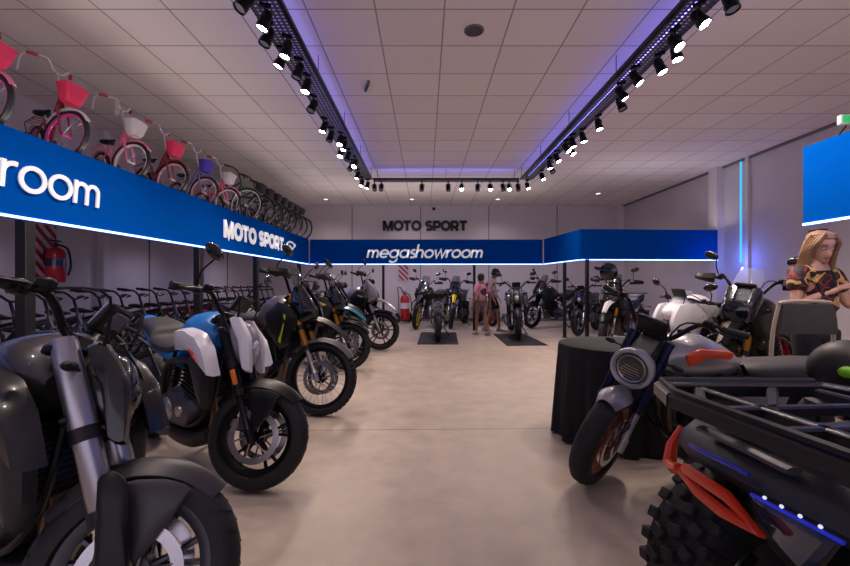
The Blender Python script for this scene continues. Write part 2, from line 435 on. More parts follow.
lettering('l', 'megashowroom', local((XF + .012, .97, 1.945), f_left), (0, 1, 0), 2.87, .225, .035, TXT, f_left, .08)
lettering('l', 'MOTO SPORT', local((XF + .012, 6.2, 1.94), f_left), (0, 1, 0), 2.62, .27, .078, TXT, f_left, 0)
m = MB(); m.tube([local((XF + .012, 9.3 + .3 * cos(a), 2.06 + .12 * sin(a)), f_left) for a in [radians(v) for v in range(20, 200, 15)]], .02, 6)
m.tube([local((XF + .012, y, z), f_left) for y, z in ((9.0, 1.97), (9.2, 2.09), (9.4, 2.02), (9.6, 2.15))], .018, 6)
build('emblem', m, TXT, f_left)
ws = thing('wall_sign', 'dark MOTO SPORT letters fixed on the upper back wall', 'sign', (0, YB - .002, 2.97))
lettering('l', 'MOTO SPORT', (-1.36, -.0, 0), (1, 0, 0), 2.78, .33, .095, TXTD, ws, .0, .03)

# ------------------------------------------------------------------ ceiling fittings
TZ, TXL_, TXR_, TYB = 3.57, -1.19, 2.13, 9.15
def tray_mat():
    m = bpy.data.materials.new('perforated_tray'); m.use_nodes = True; nt = m.node_tree; b = nt.nodes['Principled BSDF']; N = nt.nodes.new; L = nt.links.new
    b.inputs['Base Color'].default_value = (*hx('4a4a5c'), 1); b.inputs['Roughness'].default_value = .45; b.inputs['Metallic'].default_value = .4
    tc = N('ShaderNodeTexCoord'); vo = N('ShaderNodeTexVoronoi'); vo.inputs['Scale'].default_value = 22; vo.inputs['Randomness'].default_value = 0
    L(tc.outputs['Object'], vo.inputs['Vector'])
    mt = N('ShaderNodeMath'); mt.operation = 'GREATER_THAN'; mt.inputs[1].default_value = .3; L(vo.outputs['Distance'], mt.inputs[0]); L(mt.outputs['Value'], b.inputs['Alpha'])
    return m
TRAY = tray_mat(); BLED = pm('blue_led_strip', '6a6aff', .4, emis=14.0, ecol='7a78ff'); WLED = pm('lilac_led_strip', 'b8a8ff', .4, emis=5.5, ecol='a79cff')
def tray(name, lab, p0, p1, w, inward):
    t = thing(name, lab, 'lighting tray', (0, 0, 0))
    d = Vector((p1[0] - p0[0], p1[1] - p0[1], 0)); L_ = d.length; d.normalize(); n = Vector((-d.y, d.x, 0)) * inward
    c = Vector(((p0[0] + p1[0]) / 2, (p0[1] + p1[1]) / 2, TZ)); ang = math.atan2(d.y, d.x); R = Matrix.Rotation(ang, 3, 'Z')
    build('perforated_plate', MB().box(c - n * w / 2 + Vector((0, 0, -.018)), (L_, w, .003), 0, R), TRAY, t)
    build('track_rail', MB().box(c, (L_, .03, .04), 0, R).box(c - n * (w - .01), (L_, .012, .04), 0, R), BLKM, t)
    build('upward_led_strip', MB().box(c - n * w * .5 + Vector((0, 0, .035)), (L_ * .97, .02, .012), 0, R), BLED, t)
    k = int(L_ / 1.5)
    for i in range(k + 1): build('hanger', MB().tube([c + d * (-L_ / 2 + .1 + i * (L_ - .2) / k) + Vector((0, 0, .0)), c + d * (-L_ / 2 + .1 + i * (L_ - .2) / k) + Vector((0, 0, ZC - TZ))], .005, 5), ALUD, t)
    return t
tray('cable_tray', 'perforated ceiling tray with spotlights on the left', (TXL_, -3), (TXL_, TYB), .27, -1)
tray('cable_tray', 'perforated ceiling tray with spotlights on the right', (TXR_, -3), (TXR_, TYB), .27, 1)
tray('cable_tray', 'short ceiling tray crossing in front of the back wall', (TXL_ + .03, TYB), (TXR_ - .03, TYB), .2, -1)
LAMPE = pm('spot_lamp_glass', 'ffffff', .3, emis=60, ecol='fff4ea')
LAMPO = pm('unlit_lamp_glass', '8a8a92', .2)
def make_spot(lit):
    t = thing('track_spotlight', 'x', 'spotlight', (0, 0, 0))
    build('adapter', MB().box((0, 0, -.015), (.09, .03, .03), .004), BLKM, t)
    m = MB(); m.tube([(0, 0, -.03), (0, 0, -.06)], .008, 6)
    m.tube([(0, .052, -.14), (0, .052, -.075), (0, .03, -.06), (0, -.03, -.06), (0, -.052, -.075), (0, -.052, -.14)], .005, 6)
    build('yoke', m, BLKM, t)
    h = MB().lathe([(0, .075), (.032, .075), (.036, .06), (.038, .0), (.048, -.03), (.05, -.075), (.044, -.075), (.04, -.06), (0, -.06)], (0, 0, 0), 'z', 20)
    for k in range(4): h.lathe([(.038, .05 - k * .014), (.043, .048 - k * .014), (.038, .044 - k * .014)], (0, 0, 0), 'z', 20)
    hd = build('lamp_head', h, BLKM, t); hd.location = (0, 0, -.135)
    g = build('lamp_glass', MB().lathe([(0, -.0), (.04, 0)], (0, 0, -.064), 'z', 20), LAMPE if lit else LAMPO, hd)
    return t
sp_on = make_spot(True); sp_off = make_spot(False)
sl = bpy.data.lights.new('spot_beam', 'SPOT'); sl.energy = SPOT_POWER; sl.color = (1.0, .80, .70); sl.spot_size = radians(112); sl.spot_blend = .8; sl.shadow_soft_size = .045
def z2(x0, y0, sx, pts): return [(x0 + a / sx, y0 + b / sx, l) for a, b, l in pts]
SP = []
SP += [(p, 'L') for p in z2(230, 0, 2.98, [(45, 5, 0), (90, 35, 1), (105, 98, 0), (140, 97, 1), (142, 160, 1), (195, 195, 0), (228, 255, 1), (247, 315, 0), (280, 378, 1), (300, 405, 0), (325, 412, 1), (340, 433, 1), (330, 455, 1), (350, 462, 0), (372, 487, 1), (360, 493, 0), (380, 522, 1), (393, 545, 1), (408, 548, 1)])]
SP += [(p, 'R') for p in z2(520, 0, 2.977, [(625, 3, 0), (560, 30, 1), (462, 125, 1), (495, 128, 1), (425, 188, 1), (345, 232, 1), (302, 278, 1), (300, 308, 0), (234, 370, 1), (187, 408, 1), (160, 420, 1), (138, 440, 1), (162, 440, 1), (110, 470, 1), (88, 490, 1), (95, 503, 0), (66, 525, 1), (22, 553, 1)])]
SP += [(p, 'B') for p in z2(380, 150, 4.25, [(-190, 150, 0), (5, 155, 0), (178, 155, 0), (290, 155, 0), (347, 152, 1), (415, 150, 0), (468, 158, 1), (523, 157, 0), (549, 155, 1), (652, 147, 0)])]
USED = []
cnt = {'L': [0, 0], 'R': [0, 0], 'B': [0, 0]}
ORD = ['nearest', 'second', 'third', 'fourth', 'fifth', 'sixth', 'seventh', 'eighth', 'ninth', 'tenth', 'eleventh', 'twelfth', 'thirteenth', 'fourteenth', 'fifteenth', 'sixteenth', 'seventeenth', 'eighteenth']
SIDE = {'L': 'left', 'R': 'right', 'B': 'back'}
def place_spot(src, X, Y, lit, side, lab, aim, ya):
    o = dup(src, (X, Y, TZ - .018), ya, lab, 'track spotlights on the ceiling trays', sc=1.06)
    for c in kids(o):
        if c.name.startswith('lamp_head'): c.rotation_euler = (0, aim, 0)
    if lit:
        l = bpy.data.objects.new('spot_beam', sl); COL.objects.link(l)
        hd = [c for c in kids(o) if c.name.startswith('lamp_head')][0]
        l.parent = hd; l.location = (0, 0, -.085)
for (px, py, lit), side in SP:
    s = (283 - py) / (TZ - .155 - H)
    if side == 'B': Y = TYB + .1; X = (px - 425) / F * Y; X = min(max(X, TXL_ + .05), TXR_ - .03)
    else:
        Y = F / s; X = (TXL_ - random.choice((.03, .12, .24))) if side == 'L' else (TXR_ + random.choice((.03, .12, .24)))
        X = max(TXL_ - .27, min(TXR_ + .27, (px - 425) / s if abs((px - 425) / s - X) < .35 else X))
        for (a, b) in USED:
            while math.hypot(X - a, Y - b) < .19: Y += .05; X += (.04 if side == 'R' else -.04) if abs(X) < 2.3 and False else 0
        USED.append((X, Y))
        if side == 'L' : X = min(X, TXL_ - .02)
        else: X = max(X, TXR_ + .02)
    n = cnt[side][1 if lit else 0]; cnt[side][1 if lit else 0] += 1
    if side == 'B': lab = '%s spotlight on the back tray, %s from the left' % ('lit' if lit else 'unlit black', ['first', 'second', 'third', 'fourth', 'fifth', 'sixth', 'seventh'][n])
    else: lab = '%s spotlight on the %s ceiling tray, %s %s one from the camera' % ('lit' if lit else 'unlit black', SIDE[side], ORD[n], 'lit' if lit else 'unlit')
    place_spot(sp_on if lit else sp_off, X, Y, lit, side, lab, random.uniform(.2, .6), {'L': .93 + random.uniform(-.7, .4), 'R': 2.2 + random.uniform(-.4, .7), 'B': pi / 2 + random.uniform(-.3, .3)}[side])
for side in 'LR':   # the trays run on above and behind the camera
    for i, y in enumerate((2.35, 1.4, .4, -.8)):
        place_spot(sp_on, (TXL_ - .08) if side == 'L' else (TXR_ + .08), y, 1, side, 'lit spotlight on the %s ceiling tray beyond the top edge of the photo' % SIDE[side], .45, {'L': 0.2, 'R': pi}[side])
for src in (sp_on, sp_off):
    for c in list(kids(src)):
        for g in list(kids(c)): bpy.data.objects.remove(g)
        bpy.data.objects.remove(c)
    bpy.data.objects.remove(src)
def px(x, y, Y): return ((x - 425) / F * Y, Y, H + (283 - y) / F * Y)
t = thing('ceiling_speaker', 'round grey grille disc set in the ceiling near the top', 'ceiling speaker', ((474 - 425) / F * 4.12, 4.12, ZC))
build('rim', MB().lathe([(.085, 0), (.1, 0), (.1, -.008), (.085, -.012)], (0, 0, 0), 'z', 24, closed=True), pm('grille_grey', '6f6a70', .6), t)
build('grille', MB().lathe([(0, -.014), (.05, -.012), (.086, -.004)], (0, 0, 0), 'z', 24), pm('grille_dark', '4c484e', .7, bump=(200, .5)), t)
t = thing('smoke_detector', 'thin dark sensor bar hanging from the ceiling left of centre', 'detector', ((367 - 425) / F * 5.25, 5.25, ZC), .3)
build('housing', MB().box((0, 0, -.02), (.035, .26, .04), .008), pm('sensor_grey', '5a6478', .5), t)
build('cover', MB().box((0, 0, -.045), (.02, .2, .012), .004), BLK, t)
t = thing('security_camera', 'small dark dome camera on the upper back wall', 'camera', ((434 - 425) / F * 13.3, 13.4, 3.68))
build('bracket', MB().box((0, .045, .03), (.08, .1, .03), .005), WHT, t)
build('dome', MB().sph((0, -.02, -.01), .055, 12, 8), BLKG, t)
t = thing('emergency_light', 'small green exit light at the right edge under the ceiling', 'exit sign', (3.46, 3.36, 2.585))
build('case', MB().box((0, 0, 0), (.14, .04, .08), .006), WHT, t); build('display', MB().box((0, -.022, 0), (.12, .006, .06)), pm('exit_green', '35b060', .4, emis=.9, ecol='2fae60'), t)
build('bracket', MB().tube([(0, .005, -.04), (-.05, .02, -.12), (-.215, .05, -.22)], .006, 6), BLKM, t)
m = MB().box((XR - .012, 8.45, 2.72), (.02, .022, 2.1))
tag(build('wall_led_strip', m, LEDC), 'vertical cyan light strip on the right wall beside the pilaster', 'light strip')
l = bpy.data.lights.new('blue_wall_glow', 'POINT'); l.energy = 14; l.color = (.12, .2, 1); l.shadow_soft_size = .1
lo = bpy.data.objects.new('blue_wall_glow', l); COL.objects.link(lo); lo.location = (6.2, 8.3, 1.7)
for i, (x, y, e) in enumerate(((-3.0, 12.4, 55), (-.4, 12.4, 60), (2.2, 12.4, 60), (4.9, 11.6, 60))):  # added ceiling lamps, put in to brighten the back of the room
    t = thing('added_downlight', 'added round white ceiling downlight behind the back signboard, %s from the left' % ['first', 'second', 'third', 'fourth'][i], 'downlight', (x, y, ZC), 0, 'added downlights at the back')
    build('trim_ring', MB().lathe([(.06, 0), (.085, 0), (.085, -.01), (.06, -.014)], (0, 0, 0), 'z', 20, closed=True), WHT, t)
    build('diffuser', MB().lathe([(0, -.008), (.062, -.008)], (0, 0, 0), 'z', 20), pm('added_downlight_glass', 'ffffff', .4, emis=5, ecol='f4d8ff'), t)
    l = bpy.data.lights.new('added_downlight_beam', 'SPOT'); l.energy = e; l.color = (1, .84, .82); l.spot_size = radians(140); l.spot_blend = .8; l.shadow_soft_size = .08
    lo = bpy.data.objects.new('added_downlight_beam', l); COL.objects.link(lo); lo.parent = t; lo.location = (0, 0, -.03)
for i, (x, y) in enumerate(((-1.9, 11.2), (.1, 11.5), (2.3, 11.6), (4.6, 9.7))):  # added lamps behind the signboards, put in to lift the back wall
    t = thing('added_wall_washer', 'added slim black lamp fixed behind the top of the back signboards, %s from the left' % ['first', 'second', 'third', 'fourth'][i], 'lamp', (x, 10.86 if x < 3 else 8.98, 1.80), 0, 'added lamps behind the back signboards')
    build('housing', MB().box((0, 0, 0), (.5, .03, .03), .004), BLKM, t)
    build('diffuser', MB().box((0, .004, -.017), (.46, .02, .006)), pm('added_washer_glass', 'ffffff', .4, emis=4, ecol='ecd8ff'), t)
    l = bpy.data.lights.new('added_washer_beam', 'AREA'); l.shape = 'RECTANGLE'; l.size = .46; l.size_y = .03; l.energy = 16; l.color = (.9, .8, 1)
    lo = bpy.data.objects.new('added_washer_beam', l); COL.objects.link(lo); lo.parent = t; lo.location = (0, .01, -.03); lo.rotation_euler = (radians(25), 0, 0)
# downlights added under the mezzanine to brighten the wall there
for i, (x, y) in enumerate(((-4.4, 1.5), (-4.4, 4.6), (-4.4, 7.7), (-4.4, 10.6))):
    t = thing('added_downlight', 'added round white downlight under the left mezzanine, %s from the front' % ORD[i].replace('nearest', 'first'), 'downlight', (x, y, 2.28), 0, 'added downlights under the left mezzanine')
    build('trim_ring', MB().lathe([(.06, 0), (.085, 0), (.085, -.01), (.06, -.014)], (0, 0, 0), 'z', 20, closed=True), WHT, t)
    build('diffuser', MB().lathe([(0, -.008), (.062, -.008)], (0, 0, 0), 'z', 20), pm('added_downlight_glass', 'ffffff', .4, emis=5, ecol='f4d8ff'), t)
    l = bpy.data.lights.new('added_downlight_beam', 'SPOT'); l.energy = 40; l.color = (.86, .74, 1); l.spot_size = radians(150); l.spot_blend = .8; l.shadow_soft_size = .06
    lo = bpy.data.objects.new('added_downlight_beam', l); COL.objects.link(lo); lo.parent = t; lo.location = (0, 0, -.03)

# ------------------------------------------------------------------ motorcycles
def wheel(par, name, cx, r, w, kind, rimm, xf=None, hub=.05, discs=2, q=1.0, knob=False, rimr=None, spk=None):
    """wheel about the y axis, centre (cx,0,r): rim mesh with tyre, spokes, brake_disc children"""
    n = max(16, int(40 * q)); rr = rimr or r - w * .72; c = (cx, 0, r); hw = w / 2
    p = [(rr + .012, -hw * .62), (rr, -hw * .55), (rr - .012, -hw * .3), (rr - .014, hw * .3), (rr, hw * .55), (rr + .012, hw * .62), (rr + .004, hw * .62), (rr - .024, hw * .32), (rr - .026, -hw * .32), (rr + .004, -hw * .62)]
    m = MB().lathe(p, c, 'y', n, closed=True)
    m.lathe([(.0, -hw * .8), (.028, -hw * .8), (.03, -hw * .5), (hub, -hw * .45), (hub * .8, 0), (hub, hw * .45), (.03, hw * .5), (.028, hw * .8), (0, hw * .8)], c, 'y', 16)
    rim = build(name, m, rimm, par, xf)
    # tyre
    pr = []
    N = 9
    for i in range(N + 1):
        a = radians(-112 + 224 * i / N); pr.append((r - hw * .88 + hw * .88 * cos(a), hw * sin(a) / sin(radians(90)) if abs(a) < 1.6 else hw * sin(a)))
    pr = [(rr + .008, -hw * .6)] + pr + [(rr + .008, hw * .6), (rr + .02, 0)]
    t = MB().lathe(pr, c, 'y', n, closed=True)
    if knob:
        nk = int(44 * q); 
        for k in range(nk):
            a = 2 * pi * k / nk
            for j in (-1, 0, 1):
                aa = a + (pi / nk if j else 0); R = Matrix.Rotation(-aa, 3, 'Y') @ Matrix.Rotation(-j * .75, 3, 'Z')
                d = Vector((cos(aa), 0, sin(aa))); y = j * hw * .62
                t.box(Vector(c) + d * (r - .004 - abs(j) * hw * .22) + Vector((0, y, 0)), (.022, hw * .5, 2 * pi * r / nk * .52), 0, R)
    else:
        if q > .9:
            for k in range(28):   # tread sipes raised edges
                a = 2 * pi * k / 28
                for sg in (-1, 1):
                    pts = []
                    for u in (.12, .4, .75):
                        aa = a + u * .16 + (0 if sg > 0 else .11); b = u * 1.3; rad = r - hw * .88 + (hw * .88 + .0006) * cos(b)
                        pts.append((cx + rad * cos(aa), sg * hw * sin(b), r + rad * sin(aa)))
                    t.tube(pts, .0018, 4)
    build('tyre', t, RUB, rim, xf)
    s = MB(); inner = hub * .9; out = rr - .01
    if kind == 'cast' or kind == 'cast10':
        k5 = spk or 5
        for k in range(k5):
            a0 = 2 * pi * k / k5 + .3
            for da in ((-.13, .13) if kind == 'cast' else (-.2, .0, .2)[::2]):
                a, b = a0 + da * .6, a0 + da * 1.5
                s.tube([(cx + inner * cos(a), 0, r + inner * sin(a)), (cx + (inner + out) / 2 * cos((a + b) / 2), 0, r + (inner + out) / 2 * sin((a + b) / 2)), (cx + out * cos(b), 0, r + out * sin(b))], [.013, .009, .012], 6, flat=1.3)
        build('spokes', s, rimm, rim, xf)
    else:
        k5 = int((32 if q > .7 else 18))
        for k in range(k5):
            a = 2 * pi * k / k5; b = a + (.25 if k % 2 else -.25); y = hw * .42 * (1 if (k // 2) % 2 else -1)
            s.tube([(cx + hub * cos(b), y, r + hub * sin(b)), (cx + out * cos(a), y * .2, r + out * sin(a))], .0022 if q > .7 else .004, 4)
        build('spokes', s, ALU, rim, xf)
    for i in range(discs):
        y = (hw * .8 + .012) * (1 if i else -1); dr = .15 if name.startswith('front') else .115
        d = MB().lathe([(dr, y - .002), (dr, y + .002), (dr - .035, y + .002), (dr - .035, y - .002)], c, 'y', n, closed=True)
        for k in range(6 if q > .5 else 4):
            a = 2 * pi * k / 6; d.tube([(cx + .035 * cos(a), y, r + .035 * sin(a)), (cx + (dr - .03) * cos(a + .3), y, r + (dr - .03) * sin(a + .3))], .005, 4)
        if q > .9:
            for k in range(36):
                a = 2 * pi * k / 36; rd = dr - .012 - (k % 3) * .006
                d.lathe([(0, y - .0026), (.003, y - .0026), (.003, y + .0026), (0, y + .0026)], (cx + rd * cos(a), 0, r + rd * sin(a)), 'y', 5)
        build('brake_disc', d, DISC, rim, xf)
    return rim

def fender(cx, r, R, a0, a1, w, drop, taper=.5, n=14, th=.005):
    m = MB(); rings = []
    for i in range(n + 1):
        t = i / n; a = radians(a0 + (a1 - a0) * t); ww = w * (taper + (1 - taper) * sin(pi * min(1, max(0, .12 + .8 * t))))
        top, bot = [], []
        for k in range(7):
            u = -1 + 2 * k / 6; rad = R - drop * u * u
            top.append((cx + rad * cos(a), u * ww, r + rad * sin(a))); bot.append((cx + (rad - th) * cos(a), u * ww * .97, r + (rad - th) * sin(a)))
        rings.append(top + bot[::-1])
    return m.loft(rings)

BIKES = {}
def moto(label, pos, head, steer=25, sc=1.05, q=.6, style='naked', paint=GRY, accent=None, seatm=SEATM, rim=BLKM, rims='cast', forkm=ALU, forkr=.025, front_fender=None,
         mirrors=True, screen=None, group=None, hl=BLKG, cover=None, tankm=None, reflector=False, barends=False, stripe=None, hs=1.0, fa=28, fw=.66, usd=False, mh=0.0, tall=None, gs=1.0, lens=None, z=0.0):
    """pos = where the front tyre touches the floor; head = heading in degrees"""
    adv = style in ('adv', 'enduro'); retro = style == 'retro'; sport = style == 'sport'
    wb = 1.52 if adv else 1.42; rf = .335 if adv else .3; wf = .095 if style == 'enduro' else (.11 if adv else .125); rr_ = .32 if adv else .31; wr = .15 if adv else .175
    L = tall or (.80 if adv else .72); xa = wb / 2; xr = -wb / 2
    ra = radians(25.5); u = Vector((-sin(ra), 0, cos(ra))); fwd = Vector((cos(ra), 0, sin(ra)))
    ax = Vector((xa, 0, rf)); T = ax + u * L
    th = radians(head); d = Vector((cos(th), sin(th)))
    loc = (pos[0] - d.x * xa * sc, pos[1] - d.y * xa * sc, z)
    t = thing('motorcycle', label, 'motorcycle', loc, th, group, sc)
    P0 = ax - fwd * .035
    X = Matrix.Translation(P0) @ Matrix.Rotation(radians(steer), 4, u) @ Matrix.Translation(-P0)
    drop = X @ Vector((xa, 0, rf)); X = Matrix.Translation((0, 0, rf - drop.z + .0)) @ X
    PH = T + Vector((.05, 0, -.05))
    def fh(n, m, mt, p=None):
        m.v = [PH + (v - PH) * hs for v in m.v]; return fl(n, m, mt, p)
    fl = lambda n, m, mt, p=None, **k: build(n, m, mt, p or t, X, **k)
    bl = lambda n, m, mt, p=None, **k: build(n, m, mt, p or t, None, **k)
    pm_ = paint; ac = accent or paint; tk = tankm or paint
    nseg = 10 if q > .9 else 7
    wheel(t, 'front_wheel', xa, rf, wf, rims, rim, X, q=q, knob=style == 'enduro')
    wheel(t, 'rear_wheel', xr, rr_, wr, rims, rim, None, discs=1, q=q, knob=style == 'enduro')
    # fork
    for sg in (-1, 1):
        y = .102 * sg
        m = MB(); m.lathe([(0, 0), (.026, 0), (.03, .01)], (0, 0, 0), 'z', 6) if False else None
        a, b = ax + Vector((0, y, 0)), T + Vector((0, y, 0))
        m.tube([a - u * .03, a + u * .05, a + u * .06, a + u * L * .45], [forkr * .9, forkr * 1.1, forkr * .78, forkr * .78], 12)
        leg = fl('fork_leg', m, ALU if forkm != BLKM else BLKM)
        m2 = MB(); lo = .27 if usd else .36; m2.tube([a + u * L * lo, a + u * L * (lo + .02), a + u * L * .62, a + u * L * .63, a + u * (L + .03)], [forkr * .95, forkr * 1.15, forkr * 1.15, forkr * 1.22, forkr * 1.18], 14)
        fl('fork_tube', m2, forkm, leg)
        fl('fork_seal', MB().tube([a + u * L * (lo - .02), a + u * L * (lo + .03)], forkr * 1.35, 12), BLK, leg)
        fl('fork_clamp', MB().tube([a + u * L * .58, a + u * L * .64], forkr * 1.32, 12), BLK, leg)
        if reflector: fl('reflector', MB().box(a + u * L * .5 + Vector((.01, sg * .03, 0)), (.028, .012, .09), .004, Matrix.Rotation(-ra, 3, 'Y')), ORGR, leg)
        cl = MB().box(a + Vector((-.055, -sg * .012, .09)), (.07, .035, .11), .012).box(a + Vector((-.02, -sg * .01, .03)), (.05, .03, .06), .01)
        fl('brake_caliper', cl, ALUD)
        if cover:
            m4 = MB().panel([(xa + .035, rf - .03), (xa - .03, rf + .26), (xa - .08, rf + .3), (xa - .11, rf + .27), (xa - .05, rf + .0)], sg * .128, sg * .15, .015); fl('fork_guard', m4, cover)
    m = MB()
    for k in (L * .68, L + .0):
        q0 = ax + u * k; m.box(q0 + Vector((-.02, 0, 0)), (.07, .27, .035), .012, Matrix.Rotation(-ra, 3, 'Y'))
    m.tube([ax + u * L * .66 - fwd * .045, ax + u * (L + .02) - fwd * .045], .03, 10)
    fl('triple_clamp', m, BLKM)
    # handlebar
    bz = T.z; bx = T.x - .02; up = .14 if adv else (.1 if not retro else .13)
    if sport: up = -.02
    wdt = .42 if adv else .39
    bp = [(bx, 0, bz + .05), (bx, .09, bz + .055), (bx - .02, .19, bz + .05 + up), (bx - .06, .27, bz + .055 + up), (bx - .13, wdt, bz + .05 + up)]
    pts = [(p[0], -p[1], p[2]) for p in bp[::-1]] + bp[1:]
    m = MB().bez(pts, .0135, 8, 3); m.box((bx, 0, bz + .035), (.05, .11, .05), .01)
    hb = fl('handlebar', m, BLKM)
    for sg in (-1, 1):
        A = Vector((bx - .075, sg * .29, bz + .053 + up)); B = Vector((bx - .13, sg * (wdt + .005), bz + .05 + up))
        g = MB().tube([A, A + (B - A) * .04, B - (B - A) * .08, B], [.02, .0185, .0185, .021], 12)
        fl('grip', g, RUB, hb)
        g = MB().box(A + Vector((.01, -sg * .035, 0)), (.05, .05, .045), .01); g.bez([A + Vector((.03, -sg * .03, .0)), A + Vector((.065, sg * .03, -.005)), B + Vector((.055, 0, -.01))], [.009, .007, .005], 6, 4)
        g.box(A + Vector((.06, -sg * .06, .02)), (.05, .045, .04), .01)
        fl('lever', g, BLKM, hb)
        cab = MB().bez([A + Vector((.04, -sg * .05, 0)), (bx + .12, sg * .14, bz + .12 + up * .5), (bx + .1, sg * .06, bz - .12)], .005, 5, 5)
        fl('brake_hose', cab, BLK, hb)
        if adv:
            h = MB(); rs = []
            for k in range(7):
                a = k / 6; y = sg * (.26 + .2 * a); xx = bx + .02 + .08 * sin(pi * (.2 + .6 * a)) - .1 * a * a
                hgt = .042 * (1 - .5 * a); rs.append([(xx, y, bz + up + .055 + hgt), (xx + .022, y, bz + up + .045), (xx, y, bz + up + .04 - hgt), (xx - .008, y, bz + up + .045)])
            h.loft(rs); fl('hand_guard', h, BLK if accent is None or q < .5 else BLK, hb)
        if mirrors:
            mz = bz + up + mh + (.23 if not adv else .26); My = sg * (.33 if not adv else .31); Mx = bx + .05
            st = MB().bez([A + Vector((0, -sg * .03, .0)), A + Vector((.035, -sg * .0, .1)), (Mx - .02, My - sg * .03, mz - .03)], .006, 6, 5)
            mr = fl('mirror', st, BLKM)
            hd = MB()
            if retro: hd.lathe([(0, .016), (.04, .012), (.055, 0), (.055, -.008), (0, -.01)], (0, 0, 0), 'x', 20); hd.v = [v + Vector((Mx, My, mz)) for v in hd.v]
            else: hd.sph((Mx, My + sg * .01, mz + .005), (.022, .072, .042), 14, 8, Matrix.Rotation(sg * .35, 3, 'X') @ Matrix.Rotation(sg * .25, 3, 'Z'))
            fl('mirror_shell', hd, BLKG, mr)
            gl = MB()
            if retro: gl.lathe([(0, 0), (.05, 0)], (0, 0, 0), 'x', 16); gl.v = [v + Vector((Mx - .012, My, mz)) for v in gl.v]
            else: gl.sph((Mx - .014, My + sg * .01, mz + .005), (.011, .062, .034), 12, 6, Matrix.Rotation(sg * .35, 3, 'X') @ Matrix.Rotation(sg * .25, 3, 'Z'))
            fl('mirror_glass', gl, MIRG, mr)
    # instrument
    ip = MB().box((T.x + .06, 0, T.z + .12), (.03, .17, .11), .012, Matrix.Rotation(.5, 3, 'Y'))
    io = fl('instrument_panel', ip, BLK); fl('display', MB().box((T.x + .045, 0, T.z + .128), (.01, .145, .085), .003, Matrix.Rotation(.5, 3, 'Y')), LCD, io)
    if barends: fl('display_back', MB().box((T.x + .078, 0, T.z + .115), (.012, .10, .06), .004, Matrix.Rotation(.5, 3, 'Y')), pm('display_film', '6c6a78', .25), io)
    # front fender
    ff = front_fender or (BLK if not retro else paint)
    if adv:
        fl('front_fender', fender(xa, rf, rf + .035, 35, 140, wf * .75, .04), ff)
        bk = MB(); rs = []
        for k in range(9):
            a = k / 8; x = xa - .27 + .50 * a; z = rf + .52 + .05 * sin(pi * a) - .14 * a * a; w = .09 * (1 - .62 * a); hh = .022
            rs.append([(x, -w, z - hh), (x, -w * .5, z), (x, 0, z + hh * .8), (x, w * .5, z), (x, w, z - hh), (x, w * .9, z - hh - .01), (x, 0, z - .004), (x, -w * .9, z - hh - .01)])
        bk.loft(rs); fl('front_beak', bk, ac)
    else:
        fl('front_fender', fender(xa, rf, rf + .03, fa if not retro else 66, 150 if not retro else 114, wf * fw, .05), ff)
        if not retro:
            for sg in (-1, 1): fl('fender_bracket', MB().panel([(xa + .05, rf + .27), (xa + .13, rf + .24), (xa + .03, rf + .06), (xa - .03, rf + .0), (xa - .05, rf + .08), (xa - .06, rf + .26)], sg * .075, sg * .092, .012), ff)
    # headlight group
    hx0 = T.x + .14; hz0 = T.z - .13
    if retro:
        m = MB().lathe([(0, -.11), (.05, -.10), (.095, -.06), (.115, .0), (.12, .035), (.116, .05), (.1, .054), (.09, .038)], (hx0 - .01, 0, hz0), 'x', 30)
        h = fl('headlight', m, pm('headlight_ring_silver', 'b9b7bd', .3, metal=.4, coat=.5)); 
        fl('headlight_lens', MB().lathe([(0, .04), (.06, .043), (.097, .036)], (hx0 - .01, 0, hz0), 'x', 28), pm('headlight_dark_lens', '26262e', .12, coat=1), h)
        m = MB()
        for kk in range(-2, 3): m.box((hx0 + .035, 0, hz0 - .02 + kk * .016), (.006, .11 - abs(kk) * .015, .005))
        m.lathe([(.07, .042), (.078, .046), (.082, .042)], (hx0 - .01, 0, hz0), 'x', 28); fl('lamp_bars', m, ALU, h)
        fl('cowl', MB().box((hx0 - .1, 0, hz0 + .12), (.16, .13, .03), .012, Matrix.Rotation(.5, 3, 'Y')), DGRY)
    elif adv or sport:
        m = MB().loft(body([(hx0 + .1, hz0 - .02, hz0 + .04, .03, 2), (hx0 + .06, hz0 - .06, hz0 + .08, .09, 2.4), (hx0 - .03, hz0 - .09, hz0 + .14, .125, 2.6), (hx0 - .12, hz0 - .08, hz0 + .2, .12, 2.6)], 14, 3))
        f_ = fl if adv else fl
        h = f_('headlight', m, tk if sport else DGRY)
        m = MB()
        for sg in (-1, 1): m.sph((hx0 + .045, sg * .045, hz0 + .0), (.05, .034, .03), 10, 6)
        f_('headlight_lens', m, LENS, h)
        if adv:
            for sg in (-1, 1): f_('nose_fairing', MB().panel([(hx0 + .13, hz0 - .03), (hx0 + .08, hz0 + .1), (hx0 - .06, hz0 + .27), (hx0 - .12, hz0 + .24), (hx0 - .16, hz0 + .05), (hx0 - .02, hz0 - .11)], sg * .06, sg * .135, .03, .1), tk if tk in (SIL, GRY) else BLKG)
    else:
        m = MB().loft(body([(hx0 + .07, hz0 - .1, hz0 - .02, .035, 2), (hx0 + .05, hz0 - .13, hz0 + .06, .07, 2.4), (hx0 - .0, hz0 - .13, hz0 + .13, .095, 2.6), (hx0 - .08, hz0 - .1, hz0 + .15, .09, 2.6)], 14, 3))
        h = fh('headlight', m, hl)
        m = MB().sph((hx0 + .045, 0, hz0 - .02), (.035, .055, .06), 12, 8)
        fh('headlight_lens', m, lens or LENS, h)
        m = MB()
